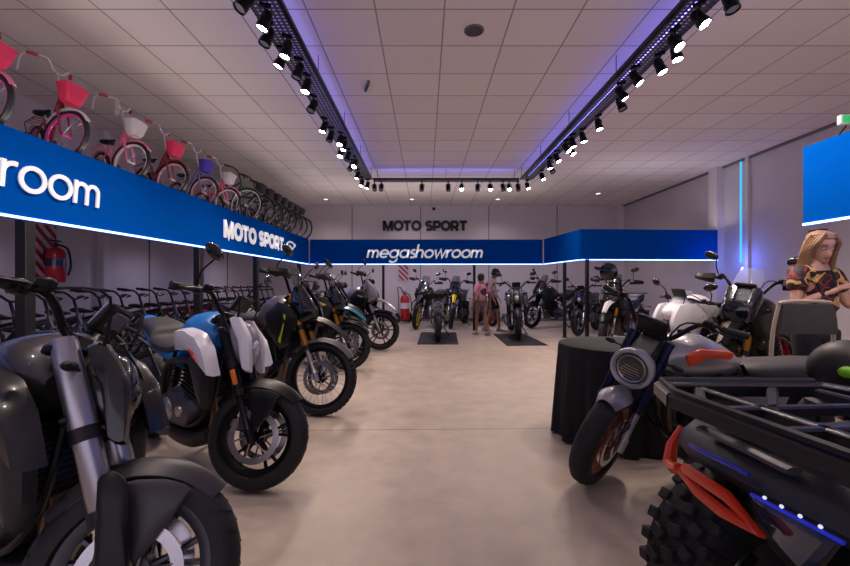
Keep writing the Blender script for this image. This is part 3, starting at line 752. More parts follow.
        for sg in (-1, 1): m.panel([(hx0 + .1, hz0 - .16), (hx0 + .06, hz0 + .04), (hx0 - .03, hz0 + .16), (hx0 - .09, hz0 + .15), (hx0 - .02, hz0 + .02), (hx0 + .05, hz0 - .15)], sg * .07, sg * .105, .012)
        fh('headlight_surround', m, ac if accent else hl, h)
    if screen or adv:
        m = MB(); rs = []; sm = screen or SCR; hh = .3 if adv else .13
        for k in range(7):
            a = k / 6; w = (.13 if adv else .1) * (1 - .35 * a * a); x = hx0 - .0 - .16 * a; z = hz0 + .14 + hh * a
            rs.append([(x - .05 * (j / 4) ** 2, w * j / 4, z) for j in range(-4, 5)] + [(x - .005 - .05 * (j / 4) ** 2, w * j / 4, z) for j in range(4, -5, -1)])
        m.loft(rs); fh('windscreen', m, sm)
    for sg in (-1, 1):
        if not sport:
            m = MB().tube([(hx0 - .08, sg * .09, hz0 + .06), (hx0 - .07, sg * .17, hz0 + .07)], .006, 6).sph((hx0 - .07, sg * .19, hz0 + .07), (.02, .035, .016), 8, 6)
            si = fl('turn_signal', m, BLK); 
        m = MB().tube([(xr - .14, sg * .03, .72), (xr - .16, sg * .12, .72)], .006, 6).sph((xr - .16, sg * .14, .72), (.02, .032, .016), 8, 6); bl('turn_signal', m, BLK)
    # frame, swingarm
    hd = ax + u * (L * .84) - fwd * .045; pv = Vector((-.2, 0, .42))
    m = MB()
    for sg in (-1, 1):
        m.bez([hd + Vector((-.02, sg * .03, 0)), hd + Vector((-.15, sg * .13, -.1)), (-.1, sg * .13, .66), (-.2, sg * .12, .42), (-.18, sg * .1, .3)], .021, 8, 4)
        m.bez([hd + Vector((-.02, sg * .02, -.08)), hd + Vector((-.04, sg * .08, -.36)), (.2, sg * .12, .3), (-.18, sg * .1, .27)], .014, 7, 4)
        m.tube([(-.12, sg * .11, .68), (xr - .0, sg * .08, .78)], .013, 6); m.tube([(-.2, sg * .11, .48), (xr + .12, sg * .08, .75)], .011, 6)
        m.tube([(-.02, sg * .12, .75), (-.15, sg * .12, .5)], .012, 6)
    bl('frame', m, BLKM if not reflector else BLKM)
    m = MB()
    for sg in (-1, 1): m.tube([(-.18, sg * .09, .42), (-.4, sg * .115, .39), (xr - .03, sg * .115, rr_)], [.032, .026, .024], 8)
    m.box((-.3, 0, .41), (.06, .2, .06), .01)
    bl('swingarm', m, BLKM)
    m = MB().tube([(-.2, 0, .7), (-.32, 0, .42)], .02, 8)
    for k in range(9): 
        c = Vector((-.21, 0, .68)).lerp(Vector((-.29, 0, .49)), k / 8); m.lathe([(.034, -.006), (.04, 0), (.034, .006)], c, 'z', 10)
    bl('shock', m, RED if adv and q > .5 else BLKM)
    # engine
    m = MB()
    m.loft([[(x, y, z) for x, y, z in rg] for rg in [[(p[0] - .0, yy, p[2]) for p in ring(0, 0, 0, 0)] for yy in ()]]) if False else None
    eo = [(.16, .27), (.22, .36), (.2, .46), (.06, .5), (-.1, .5), (-.2, .44), (-.2, .34), (-.12, .26)]
    for sg in (-1, 1): m.panel(eo, 0, sg * .14, .03)
    eng = bl('engine', m, ALUD if not retro else BLKM)
    m = MB(); Rc = Matrix.Rotation(.3, 3, 'Y')
    for k in range(7 if q > .5 else 4):
        st = .028 if q > .5 else .05; m.box(Vector((.13, 0, .5)) + Rc @ Vector((0, 0, k * st)), (.2, .24, .012), .003, Rc)
    m.box(Vector((.13, 0, .5)) + Rc @ Vector((0, 0, .09)), (.17, .2, .19), .01, Rc); m.box(Vector((.13, 0, .5)) + Rc @ Vector((0, 0, .22)), (.19, .22, .06), .02, Rc)
    bl('cylinder', m, BLKM, eng)
    for sg in (-1, 1):
        m = MB(); m.lathe([(0, sg * .17), (.06, sg * .168), (.075, sg * .155), (.08, sg * .13)], (-.06, 0, .37), 'y', 18); m.lathe([(0, sg * .165), (.035, sg * .163), (.045, sg * .13)], (.1, 0, .38), 'y', 14)
        for k in range(6): a = pi / 3 * k; m.lathe([(0, sg * .162), (.008, sg * .162), (.008, sg * .14)], (-.06 + .07 * cos(a), 0, .37 + .07 * sin(a)), 'y', 6)
        bl('clutch_cover' if sg < 0 else 'generator_cover', m, ALU if q > .5 else ALUD, eng)
    if not retro:
        m = MB().box((.31 if not adv else .3, 0, .6), (.035, .3, .26), .008, Matrix.Rotation(-.25, 3, 'Y')); rd = bl('radiator', m, BLK)
        if q > .5:
            m = MB()
            for k in range(12): m.box(Vector((.325, 0, .6)) + Matrix.Rotation(-.25, 3, 'Y') @ Vector((.012, 0, -.115 + k * .021)), (.006, .27, .004), 0, Matrix.Rotation(-.25, 3, 'Y'))
            bl('radiator_fins', m, ALUD, rd)
    # exhaust on the right side (-y)
    ex = ALUD if q > .5 else BLKM
    m = MB()
    for y in (-.05, .05): m.bez([(.2, y, .6), (.32, y * 1.1, .54), (.33, y, .36), (.22, y * .8, .24), (-.05, -.06, .2)], .02, 10, 5)
    xh = bl('exhaust_header', m, pm('header_steel', '6d5a4a', .35, metal=.9))
    m = MB()
    if adv or retro: m.tube([(-.05, -.08, .2), (-.25, -.13, .3), (-.42, -.17, .42), (-.45, -.175, .44), (-.8, -.19, .64), (-.83, -.19, .655)], [.022, .025, .03, .052, .056, .03], 14)
    else: m.tube([(-.02, -.06, .2), (-.2, -.12, .2), (-.3, -.15, .23), (-.34, -.16, .25), (-.62, -.17, .36), (-.66, -.17, .37)], [.03, .045, .04, .055, .055, .03], 14)
    bl('muffler', m, ALUD, xh)
    if not adv and q > .5:
        m = MB().loft(body([(.3, .2, .3, .1, 3), (.15, .13, .26, .13, 3), (-.1, .13, .25, .13, 3), (-.18, .16, .25, .1, 3)], 14, 3)); bl('belly_pan', m, BLK)
    elif adv:
        m = MB()
        m.loft([[(.34, -.1, .42), (.34, .1, .42), (.35, .1, .43), (.35, -.1, .43)], [(.28, -.13, .24), (.28, .13, .24), (.29, .13, .23), (.29, -.13, .23)], [(-.15, -.12, .21), (-.15, .12, .21), (-.15, .12, .2), (-.15, -.12, .2)]]); bl('skid_plate', m, ALUD)
    m = MB().tube([(-.2, -.17, .33), (xr + .0, -.13, rr_ + .05)], .004, 4); 
    m = MB().tube([(-.18, .13, .44), (xr, .13, rr_ + .085)], .007, 5).tube([(-.18, .13, .36), (xr, .13, rr_ - .085)], .007, 5).lathe([(.0, .128), (.09, .128), (.09, .134), (0, .134)], (xr, 0, rr_), 'y', 24)
    bl('chain', m, ALUD)
    for sg in (-1, 1):
        m = MB().tube([(-.22, sg * .13, .36), (-.24, sg * .27, .34)], .012, 8).panel([(-.16, .36), (-.2, .47), (-.27, .45), (-.25, .34)], sg * .13, sg * .145, .008); bl('foot_peg', m, ALUD)
    m = MB().bez([(-.12, .12, .27), (-.16, .2, .12), (-.2, .27, .015)], .012, 8, 3).box((-.2, .275, .01), (.06, .05, .014), .004); bl('kickstand', m, BLKM)
    # tank, seat, tail
    zt = T.z
    if adv:
        tx = hd.x - .02
        tank = [(tx + .02, zt - .26, zt - .02, .1, 2.6), (tx - .06, zt - .32, zt + .03, .16, 2.8), (tx - .2, zt - .33, zt + .03, .17, 2.8), (tx - .36, zt - .3, zt - .05, .12, 2.6), (tx - .46, zt - .27, zt - .14, .08, 2.4)]
        bl('fuel_tank', MB().loft(body(tank, 20, 4)), tk)
        for sg in (-1, 1):
            sh = [(tx + .2, zt - .16), (tx + .12, zt - .05), (tx - .02, zt - .02), (tx - .2, zt - .14), (tx - .18, zt - .3), (tx - .0, zt - .46), (tx + .1, zt - .4)]
            s_ = bl('tank_shroud', MB().panel(sh, sg * .13, sg * .2, .03, .06), pm_)
            bl('shroud_stripe', MB().panel([(tx + .1, zt - .12), (tx + .13, zt - .14), (tx + .05, zt - .4), (tx + .02, zt - .39)], sg * .19, sg * .205, .004) if q > .9 else MB().panel([(tx + .15, zt - .13), (tx + .04, zt - .09), (tx - .1, zt - .16), (tx + .02, zt - .2)], sg * .19, sg * .206, .01), stripe or ac, s_)
        if style == 'adv':
            for sg in (-1, 1):
                m = MB().bez([(tx + .05, sg * .12, .72), (tx + .16, sg * .25, .68), (tx + .1, sg * .27, .45), (-.05, sg * .2, .32)], .012, 8, 5).bez([(tx + .15, sg * .22, .7), (tx - .05, sg * .26, .74), (-.08, sg * .2, .55)], .012, 8, 5); bl('crash_bar', m, BLKM if q < .9 else ALUD)
        se = [(tx - .4, zt - .22, zt - .15, .08, 2.6), (tx - .5, zt - .26, zt - .17, .13, 3), (tx - .75, zt - .27, zt - .15, .15, 3), (tx - .86, zt - .2, zt - .09, .14, 3), (tx - 1.1, zt - .17, zt - .08, .13, 3), (tx - 1.18, zt - .15, zt - .1, .09, 2.4)]
        bl('seat', MB().loft(body(se, 16, 4)), seatm)
        tl = [(tx - .6, zt - .4, zt - .27, .11, 3), (tx - .9, zt - .3, zt - .2, .12, 3), (tx - 1.18, zt - .22, zt - .15, .09, 3)]
        bl('tail_panel', MB().loft(body(tl, 14, 3)), pm_)
        m = MB()
        for sg in (-1, 1): m.bez([(tx - .82, sg * .14, zt - .12), (tx - 1.05, sg * .16, zt - .06), (tx - 1.25, sg * .13, zt - .07)], .011, 6, 4)
        m.box((tx - 1.18, 0, zt - .065), (.2, .22, .012), .005); bl('luggage_rack', m, BLKM)
        tx_end = tx - 1.18; tz_end = zt - .2
    elif sport:
        tx = hd.x
        for sg in (-1, 1):
            sh = [(tx + .24, zt - .2), (tx + .15, zt - .02), (tx - .05, zt - .0), (tx - .22, zt - .12), (tx - .1, zt - .3), (tx - .02, zt - .55), (tx + .1, zt - .6), (tx + .2, zt - .4)]
            s_ = bl('side_fairing', MB().panel(sh, sg * .12, sg * .21, .06), pm_)
            bl('fairing_vent', MB().panel([(tx + .1, zt - .16), (tx - .12, zt - .13), (tx - .05, zt - .2), (tx + .06, zt - .22)], sg * .195, sg * .214, .012), BLK, s_)
        bl('fuel_tank', MB().loft(body([(tx - .02, zt - .2, zt + .0, .1), (tx - .1, zt - .24, zt + .09, .16, 2.6), (tx - .25, zt - .25, zt + .08, .17, 2.6), (tx - .42, zt - .24, zt - .08, .11)], 20, 4)), tk)
        bl('seat', MB().loft(body([(tx - .38, zt - .2, zt - .12, .08, 3), (tx - .5, zt - .22, zt - .13, .14, 3), (tx - .68, zt - .2, zt - .1, .14, 3), (tx - .74, zt - .12, zt - .03, .13, 3), (tx - 1.0, zt - .08, zt + .02, .1, 3)], 16, 4)), seatm)
        bl('tail_panel', MB().loft(body([(tx - .45, zt - .32, zt - .2, .12, 2.6), (tx - .8, zt - .2, zt - .1, .12, 2.6), (tx - 1.08, zt - .08, zt - .0, .06, 2.2)], 14, 4)), pm_)
        tx_end = tx - 1.08; tz_end = zt - .04
    else:
        tx = hd.x - .02; 
        if retro: tank = [(tx + .0, zt - .17, zt - .06, .08, 2.2), (tx - .08, zt - .2, zt + .03, .14, 2.3), (tx - .24, zt - .21, zt + .05, .16, 2.3), (tx - .4, zt - .2, zt - .02, .12, 2.3), (tx - .5, zt - .18, zt - .1, .07, 2.2)]
        else: tank = [(tx + .03, zt - .15, zt - .04, .09, 2.4), (tx - .06, zt - .2, zt + .05, .15, 2.6), (tx - .2, zt - .22, zt + .06, .17, 2.6), (tx - .36, zt - .22, zt - .03, .13, 2.6), (tx - .46, zt - .2, zt - .11, .08, 2.4)]
        tk_o = bl('fuel_tank', MB().loft(body(tank, 20, 5)), tk)
        bl('fuel_cap', MB().lathe([(0, .006), (.03, .006), (.034, 0), (.034, -.02)], (tx - .2, 0, zt + .062), 'z', 18), BLKM, tk_o)
        if retro:
            for sg in (-1, 1): bl('tank_stripe', MB().panel([(tx - .12, zt - .06), (tx - .2, zt - .02), (tx - .38, zt - .04), (tx - .36, zt - .08), (tx - .22, zt - .07), (tx - .14, zt - .12)], sg * .1, sg * .163, .006), ac, tk_o)
            se = [(tx - .44, zt - .2, zt - .13, .1, 3), (tx - .52, zt - .22, zt - .11, .15, 3), (tx - .7, zt - .22, zt - .1, .155, 3), (tx - .95, zt - .2, zt - .09, .13, 3), (tx - 1.04, zt - .17, zt - .11, .09, 2.4)]
            bl('seat', MB().loft(body(se, 16, 4)), seatm)
            for sg in (-1, 1): bl('side_cover', MB().panel([(tx - .42, zt - .25), (tx - .7, zt - .27), (tx - .62, zt - .45), (tx - .45, zt - .46)], sg * .1, sg * .15, .02), pm_)
            tx_end = tx - 1.05; tz_end = zt - .16
        else:
            for sg in (-1, 1):
                sh = [(tx + .15, zt - .28), (tx + .09, zt - .13), (tx + .0, zt - .05), (tx - .14, zt - .02), (tx - .27, zt - .04), (tx - .26, zt - .16), (tx - .1, zt - .16), (tx + .03, zt - .21)]
                s_ = bl('tank_shroud', MB().panel([(p[0] + .04, p[1]) for p in sh], sg * .14, sg * .215, .02, .12), ac)
                s2 = bl('radiator_cover', MB().panel([(tx + .1, zt - .2), (tx + .0, zt - .14), (tx - .12, zt - .2), (tx - .04, zt - .4), (tx + .06, zt - .5), (tx + .1, zt - .38)], sg * .13, sg * .19, .03), DGRY if q > .5 else BLK)
                if reflector: bl('side_reflector', MB().panel([(tx + .04, zt - .18), (tx - .01, zt - .13), (tx + .04, zt - .15), (tx + .1, zt - .2)], sg * .20, sg * .232, .003), RED, s_)
            se = [(tx - .42, zt - .2, zt - .13, .08, 3), (tx - .52, zt - .24, zt - .16, .13, 3), (tx - .7, zt - .23, zt - .13, .15, 3), (tx - .76, zt - .17, zt - .06, .14, 3), (tx - .98, zt - .1, zt - .01, .11, 3), (tx - 1.04, zt - .07, zt - .02, .07, 2.4)]
            bl('seat', MB().loft(body(se, 16, 4)), seatm)
            tl = [(tx - .4, zt - .33, zt - .2, .12, 2.6), (tx - .7, zt - .26, zt - .17, .13, 2.6), (tx - .95, zt - .14, zt - .06, .11, 2.4), (tx - 1.12, zt - .06, zt - .0, .05, 2.2)]
            bl('tail_panel', MB().loft(body(tl, 14, 4)), tk)
            tx_end = tx - 1.1; tz_end = zt - .05
    bl('tail_light', MB().box((tx_end + .0, 0, tz_end), (.03, .1, .035), .008), REDL)
    m = fender(xr, rr_, rr_ + .06, 100, 175, wr * .5, .03); m.box((xr - .3, 0, .58), (.02, .16, .12), .004, Matrix.Rotation(-.35, 3, 'Y'))
    m.tube([(tx_end + .08, 0, tz_end - .04), (xr - .3, 0, .62)], .015, 6)
    bl('rear_fender', m, BLK)
    return t

D = moto
GD = pm('dark_metallic_grey', '3a383c', .35, metal=.4, coat=.5)
# left row, nearest first
D('dark grey naked motorcycle nearest on the left with thick silver fork tubes', (-.94, 1.3), -26, 44, 1.05, 1.0, 'naked', pm('body_grey', '18171a', .4, metal=.3), accent=pm('black_shroud', '19181b', .3, metal=.2, coat=.4), lens=BLKG, tankm=pm('tank_grey', '333135', .35, metal=.4, coat=.5), forkr=.032, front_fender=pm('grey_fender', '343135', .42), rim=ALUD, hl=BLKG, cover=BLK, mirrors=False, barends=True, seatm=SEATM, usd=True, hs=.95, fa=48, fw=.52)
D('white and blue naked motorcycle with red reflector and large mirror', (-1.03, 2.5), -35, 33, 1.04, 1.0, 'naked', BLU, accent=WHT, tankm=BLU, hl=pm('silver_cowl', '8f8d96', .3, metal=.3), reflector=True, seatm=SEATG, forkm=BLKM, fa=45, mh=.03)
D('grey and black adventure motorcycle with lime stripe and knobbly tyres', (-1.0, 3.9), -32, 25, 1.03, 1.0, 'enduro', BLK, accent=DGRY, stripe=LIME, tankm=pm('tank_silver', '5f5f64', .35, metal=.4, coat=.5), rims='wire', forkm=GOLD, front_fender=pm('light_grey_fender', '5a5a60', .45), screen=SCR)
D('adventure motorcycle with teal beak and gold forks in the left row', (-1.12, 5.9), -32, 26, 1.02, .7, 'adv', DGRY, accent=TEAL, stripe=YEL, tankm=BLK, rims='wire', forkm=GOLD, front_fender=BLK)
D('black and blue adventure motorcycle behind the teal beaked one', (-1.25, 6.7), -34, 24, 1.02, .6, 'adv', BLK, accent=BLK, stripe=BLU, tankm=BLKG, rims='wire', screen=SCRC)
D('silver and black touring motorcycle at the far end of the left row', (-.84, 7.65), -32, 28, 1.08, .6, 'adv', BLK, accent=SIL, stripe=SIL, tankm=SIL, rims='cast', screen=SCRC)
# back row
D('black naked motorcycle with yellow rims left of the first mat', (-.22, 11.1), -122, 20, 1.06, .45, 'adv', BLK, accent=DGRY, stripe=YEL, tankm=BLKG, rim=YEL, hl=BLK, screen=SCR, forkm=ALU)
D('low black motorcycle standing on the first black mat', (.27, 8.7), -92, 4, .98, .5, 'retro', BLK, z=.016, seatm=SEATM, mirrors=False, tall=.62)
D('dark motorcycle with bright forks and small screen right of the first mat', (.72, 11.15), -108, 16, 1.06, .45, 'adv', DGRY, accent=YEL, tankm=BLKG, rims='wire', screen=SCR, forkm=ALU)
D('motorcycle with rusty red rims behind the two walking people', (1.95, 11.8), -80, 10, .95, .45, 'naked', DGRY, rim=RST, hl=BLK)
D('grey and black motorcycle standing on the second black mat', (2.04, 9.0), -97, -4, 1.12, .5, 'naked', GRY, z=.016, accent=GRY, hl=GRY, screen=SCR)
D('black touring motorcycle seen side on in front of the back wall', (2.95, 11.3), 203, 15, 1.08, .5, 'adv', BLK, tankm=BLKG, rims='cast')
D('black motorcycle showing its tall front tyre between the two black posts', (3.62, 9.7), -128, -6, 1.06, .5, 'naked', BLK)
D('white and lime adventure motorcycle in front of the right back corner', (3.35, 7.6), -138, 10, 1.04, .6, 'adv', BLK, accent=WHT, stripe=LIME, tankm=BLK, rims='cast', forkm=GOLD)
# right row
D('white sport motorcycle with dark seat behind the black cloth table', (2.8, 4.95), 188, 12, 1.06, .7, 'sport', WHT, screen=SCRC, tankm=WHT)
D('black adventure motorcycle with clear windscreen left of the woman', (2.78, 3.85), 203, 18, 1.02, .8, 'adv', BLK, tankm=BLKG, accent=BLK, rims='cast', forkm=GOLD, screen=SCRC)
D('retro motorcycle with round headlight and orange striped grey tank', (1.08, 2.53), 178, 48, 1.04, 1.0, 'retro', SIL, accent=ORG, tankm=pm('pearl_tank', '98969b', .3, metal=.3, coat=.6), rim=pm('rim_brick', '7d2a1a', .4), forkm=pm('navy_fork', '10183c', .35, metal=.6), seatm=SEATG, tall=.62, mh=-.03)

# ------------------------------------------------------------------ bicycles
def bicycle(kind, frame, rimm, basket=None, guard=None, q=1.0, tyre=RUB):
    """forward +x, origin on the floor mid wheelbase"""
    kid = kind == 'kid'
    r = .25 if kid else .33; wb = .78 if kid else 1.02; xa, xr = wb / 2, -wb / 2
    t = thing('bicycle', 'x', 'bicycle')
    u = Vector((-sin(radians(19)), 0, cos(radians(19)))); A = Vector((xa, 0, r))
    tw = .022 if kid else .019
    X = Matrix.Translation(A) @ Matrix.Rotation(radians(24), 4, u) @ Matrix.Translation(-A)
    def whl(name, cx, xf):
        n = 28 if q > .5 else 20; c = (cx, 0, r)
        m = MB().lathe([(r - tw * 1.6, -.014), (r - tw * 2.4, -.008), (r - tw * 2.4, .008), (r - tw * 1.6, .014)], c, 'y', n, closed=True); m.lathe([(0, -.04), (.018, -.04), (.012, 0), (.018, .04), (0, .04)], c, 'y', 8)
        w = build(name, m, rimm, t, xf)
        m = MB().lathe([(r - tw + tw * cos(radians(a)), tw * sin(radians(a))) for a in range(0, 360, 60)], c, 'y', n, closed=True); build('tyre', m, tyre, w, xf)
        m = MB()
        for k in range(18 if q > .5 else 14):
            a = 2 * pi * k / (18 if q > .5 else 14); m.tube([(cx + .015 * cos(a + .8), .02 * (-1) ** k, r + .015 * sin(a + .8)), (cx + (r - tw * 2) * cos(a), 0, r + (r - tw * 2) * sin(a))], .0016, 3)
        build('spokes', m, ALU, w, xf)
    whl('front_wheel', xa, X); whl('rear_wheel', xr, None)
    T = A + u * (.42 if kid else .5); hd = A + u * (r + .05)
    bb = Vector((-.06 if kid else -.08, 0, r - .02 if kid else .28)); st = bb + Vector((-.1, 0, .3 if kid else .45))
    m = MB()
    if kid:
        m.bez([hd + u * .04, (.05, 0, r + .1), bb], .019, 8, 4).bez([T - u * .0, (.04, 0, r + .2), bb + Vector((-.04, 0, .14))], .014, 8, 4)
    else:
        m.tube([T - u * .03, st - Vector((0, 0, .06))], .016, 8).tube([hd + u * .03, bb], .019, 8)
    m.tube([bb, st], .016, 8).tube([hd, T], .02, 8)
    for sg in (-1, 1): m.tube([bb + Vector((0, sg * .03, 0)), (xr, sg * .055, r)], .009, 6).tube([st + Vector((0, sg * .015, -.05)), (xr, sg * .055, r)], .008, 6)
    build('frame', m, frame, t)
    m = MB()
    for sg in (-1, 1): m.tube([A + Vector((0, sg * .05, 0)), A + u * (r + .04) + Vector((0, sg * .045, 0)), A + u * (r + .06) + Vector((0, sg * .01, 0))], [.009, .013, .013], 7)
    build('fork', m, frame, t, X)
    m = MB(); B = T + u * (.26 if kid else .16); hw = .19 if kid else .3
    rise = .08 if kid else .04
    m.tube([T, B], .012, 7).bez([(B.x - .1, -hw, B.z + rise), (B.x - .0, -hw * .55, B.z + rise), (B.x + .01, -.04, B.z), (B.x + .01, .04, B.z), (B.x - .0, hw * .55, B.z + rise), (B.x - .1, hw, B.z + rise)], .011, 7, 3)
    hb = build('handlebar', m, pm('white_chrome', 'd4ccd0', .25, metal=.3, coat=.5) if kid else BLKM, t, X)
    for sg in (-1, 1):
        a = Vector((B.x - .04, sg * hw * .78, B.z + rise)); b = Vector((B.x - .105, sg * (hw + .01), B.z + rise)); build('grip', MB().tube([a, b], .016, 8), RED if kid and frame.name != 'bike_green' else BLK, hb, X)
        if not kid: build('brake_lever', MB().tube([a + Vector((.02, -sg * .03, 0)), a + Vector((.06, 0, -.01)), b + Vector((.05, 0, -.02))], .007, 5), BLK, hb, X)
        if kid and q > .5: build('streamer', MB().bez([b, b + Vector((-.03, sg * .02, -.06)), b + Vector((-.02, sg * .03, -.2))], .012, 5, 3, flat=.4), pm('streamer_foil', 'd8d0d8', .3, metal=.3), hb, X)
    m = MB().loft(body([(st.x + .13, st.z + .04, st.z + .06, .015), (st.x + .05, st.z + .03, st.z + .07, .03), (st.x - .06, st.z + .03, st.z + .09, .075), (st.x - .12, st.z + .04, st.z + .09, .06)], 10, 3)); 
    sd = build('saddle', m, BLK, t); build('seat_post', MB().tube([st - Vector((-.03, 0, .1)), st + Vector((0, 0, .04))], .011, 6), ALU, sd)
    m = MB().lathe([(.055, .04), (.075, .04), (.075, .045), (.055, .045)], (bb.x, 0, bb.z), 'y', 18, closed=True)
    m.tube([bb + Vector((0, .05, 0)), bb + Vector((.09, .06, -.1)), bb + Vector((.09, .13, -.1))], .008, 5).tube([bb + Vector((0, -.05, 0)), bb + Vector((-.09, -.06, .1)), bb + Vector((-.09, -.13, .1))], .008, 5)
    for k in range(5): a = 1.25 * k; m.tube([(bb.x, .042, bb.z), (bb.x + .06 * cos(a), .042, bb.z + .06 * sin(a))], .006, 4)
    build('crankset', m, ALUD, t)
    for sg in (-1, 1): build('pedal', MB().box(bb + Vector((sg * .09, sg * .14, -sg * .1)), (.07, .05, .018), .004), BLK, t)
    build('chain', MB().tube([(bb.x, .043, bb.z + .07), (xr, .043, r + .035)], .004, 4).tube([(bb.x, .043, bb.z - .07), (xr, .043, r - .035)], .004, 4), ALUD, t)
    if guard or kid:
        g = guard or frame
        build('front_mudguard', fender(xa, r, r + .02, 30, 150, .035, .012, th=.003, n=10), g, t, X); build('rear_mudguard', fender(xr, r, r + .02, 60, 190, .035, .012, th=.003, n=10), g, t)
    if kid:
        m = MB()
        for sg in (-1, 1): m.tube([(xr + .14, sg * .05, r + .3), (xr - .14, sg * .06, r + .3), (xr, sg * .055, r)], .006, 5)
        for k in range(4): m.tube([(xr + .12 - k * .08, -.06, r + .3), (xr + .12 - k * .08, .06, r + .3)], .005, 4)
        build('rear_rack', m, frame, t)
    if basket:
        m = MB(); cx, cz = T.x + .125, T.z - .0; rs = []
        for j in range(6):
            f = j / 5; hw_, hd_ = (.075 + .035 * f) * (.8 if j == 0 else 1), (.06 + .025 * f) * (.8 if j == 0 else 1); z = cz - .08 + .16 * f
            rs.append([(cx + hd_ * (abs(cos(a)) ** .5) * (1 if cos(a) > 0 else -1), hw_ * (abs(sin(a)) ** .5) * (1 if sin(a) > 0 else -1), z) for a in [2 * pi * (k + .5) / 20 for k in range(20)]])
        inn = [[(cx + (p[0] - cx) * .93, p[1] * .93, p[2] + .006) for p in rr] for rr in rs[::-1]]
        m.loft(rs + inn); bo = build('basket', m, basket, t, X)
        m = MB()
        for j in (0, 2, 5): m.tube([Vector(p) for p in rs[j]], .006 if j == 5 else .003, 5, closed=True)
        if q > .5:
            for k in range(0, 20): m.tube([rs[0][k], rs[5][k]], .0022, 4)
        build('basket_rim', m, basket, bo, X)
    return t
PNK = pm('bike_pink', 'f07a9c', .3, coat=.5); HPK = pm('hot_pink', 'd43f9a', .3, coat=.5); PPK = pm('pale_pink', 'd9a0aa', .35, coat=.4); MAR = pm('bike_maroon', '8a1c34', .3, coat=.5)
BGR = pm('bike_green', '3f6b55', .35, coat=.4); BDK = pm('bike_dark', '2b2a30', .35, coat=.4); LAV = pm('bike_lavender', '7d78a8', .35, coat=.4)
BASKR = pm('basket_red', 'ee3a66', .45); BASKW = pm('basket_white', 'dcd4d8', .5); BASKV = pm('basket_violet', '4d3fae', .45); BASKP = pm('basket_pale', 'e8b8c0', .5); BASKD = pm('basket_dark', '2a282c', .5)
MZ = 2.36
top = []
def up(b, X, Y, lab, yaw=-32, group='bicycles on the mezzanine above the left signboard'):
    """X,Y = centre of front wheel"""
    x = .39 if 'kid' in b['k'] else .51; a = radians(yaw)
    b.location = (X - x * cos(a), Y - x * sin(a), MZ); b.rotation_euler = (0, 0, a); b['label'] = lab; b['group'] = group; del b['k']
def mk(k, *a, **kw): b = bicycle(k, *a, **kw); b['k'] = k; return b
wx = lambda px_: 410 * -3.32 / (px_ - 425) * 1.0
KX = -3.32
up(mk('kid', PNK, HPK, BASKR), KX, wx(-14), 'pink bicycle cut by the left edge with a red basket')
up(mk('kid', MAR, HPK, BASKR, guard=BASKW), KX, wx(66), 'maroon bicycle with pink rim and red basket, first whole one from the left')
up(mk('kid', PNK, BASKW, BASKW), KX, wx(131), 'pink bicycle with white rim and white basket and hanging tag')
up(mk('kid', MAR, PPK, BASKR), KX, wx(172), 'bicycle with pink rims and red basket right of the white basket one')
up(mk('kid', LAV, PPK, BASKV), KX, wx(204), 'lavender bicycle with violet basket')
up(mk('kid', PNK, BASKW, BASKW, q=.6), KX, wx(227), 'small pink bicycle with white basket next to the green bicycle')
up(mk('adult', BGR, BASKW, None, guard=BGR), KX, wx(246), 'green bicycle with white rims on the mezzanine')
bdk = mk('adult', BDK, ALU, BASKD, guard=BDK, q=.5); up(bdk, KX, wx(260), 'dark bicycle with basket on the mezzanine, first right of the green bicycle')
for i, p in enumerate((269, 277, 284, 290.5, 296, 301)):
    a = radians(-32)
    dup(bdk, (KX - .51 * cos(a), wx(p) - .51 * sin(a), MZ), a, 'dark bicycle with basket on the mezzanine, %s right of the green bicycle' % ['second', 'third', 'fourth', 'fifth', 'sixth', 'seventh'][i])
tg = MB().box((0, 0, 0), (.004, .07, .15)); tgo = build('price_tag', tg, PLATE); tgo.location = px(117, 108, 4.45)
tag(tgo, 'white paper tag hanging from the handlebar of the pink bicycle', 'tag'); tgo.rotation_euler = (0, 0, 1.2)
tgs = build('tag_string', MB().tube([(0, 0, .075), (.02, .02, .13)], .002, 4), PLATE, tgo)
# bicycle crowd under the mezzanine
G2 = 'bicycles parked under the left mezzanine'
FRM = [BDK, BLKM, pm('bike_navy', '1b2a4a', .3, coat=.4), pm('bike_red', '9c1a2c', .3, coat=.5), pm('bike_blue', '1c3fae', .3, coat=.5)]
base = {i: None for i in range(5)}
names = ['black', 'matt black', 'navy', 'red', 'bright blue']
y = 2.45; i = 0
seq = [0, 1, 2, 0, 1, 0, 2, 1, 0, 0, 1, 2, 0, 3, 1, 3, 4, 3, 0, 4, 3, 1, 2, 0]
num = {}
while i < len(seq):
    c = seq[i]; num[c] = num.get(c, 0) + 1
    lab = '%s bicycle under the left mezzanine, %s of the %s ones from the front' % (names[c], ORD[num[c] - 1].replace('nearest', 'first'), names[c])
    a = radians(-8); X = -3.75
    if base[c] is None:
        base[c] = mk('adult', FRM[c], BLKM if c < 3 else ALU, None, q=.5); o = base[c]; del o['k']; o['group'] = G2; o['label'] = lab
    else: o = dup(base[c], (0, 0, 0), 0, lab, G2)
    o.location = (X - .51 * cos(a), y - .51 * sin(a), 0); o.rotation_euler = (0, 0, a); o.scale = (1.13, 1.13, 1.13)
    y += .35; i += 1

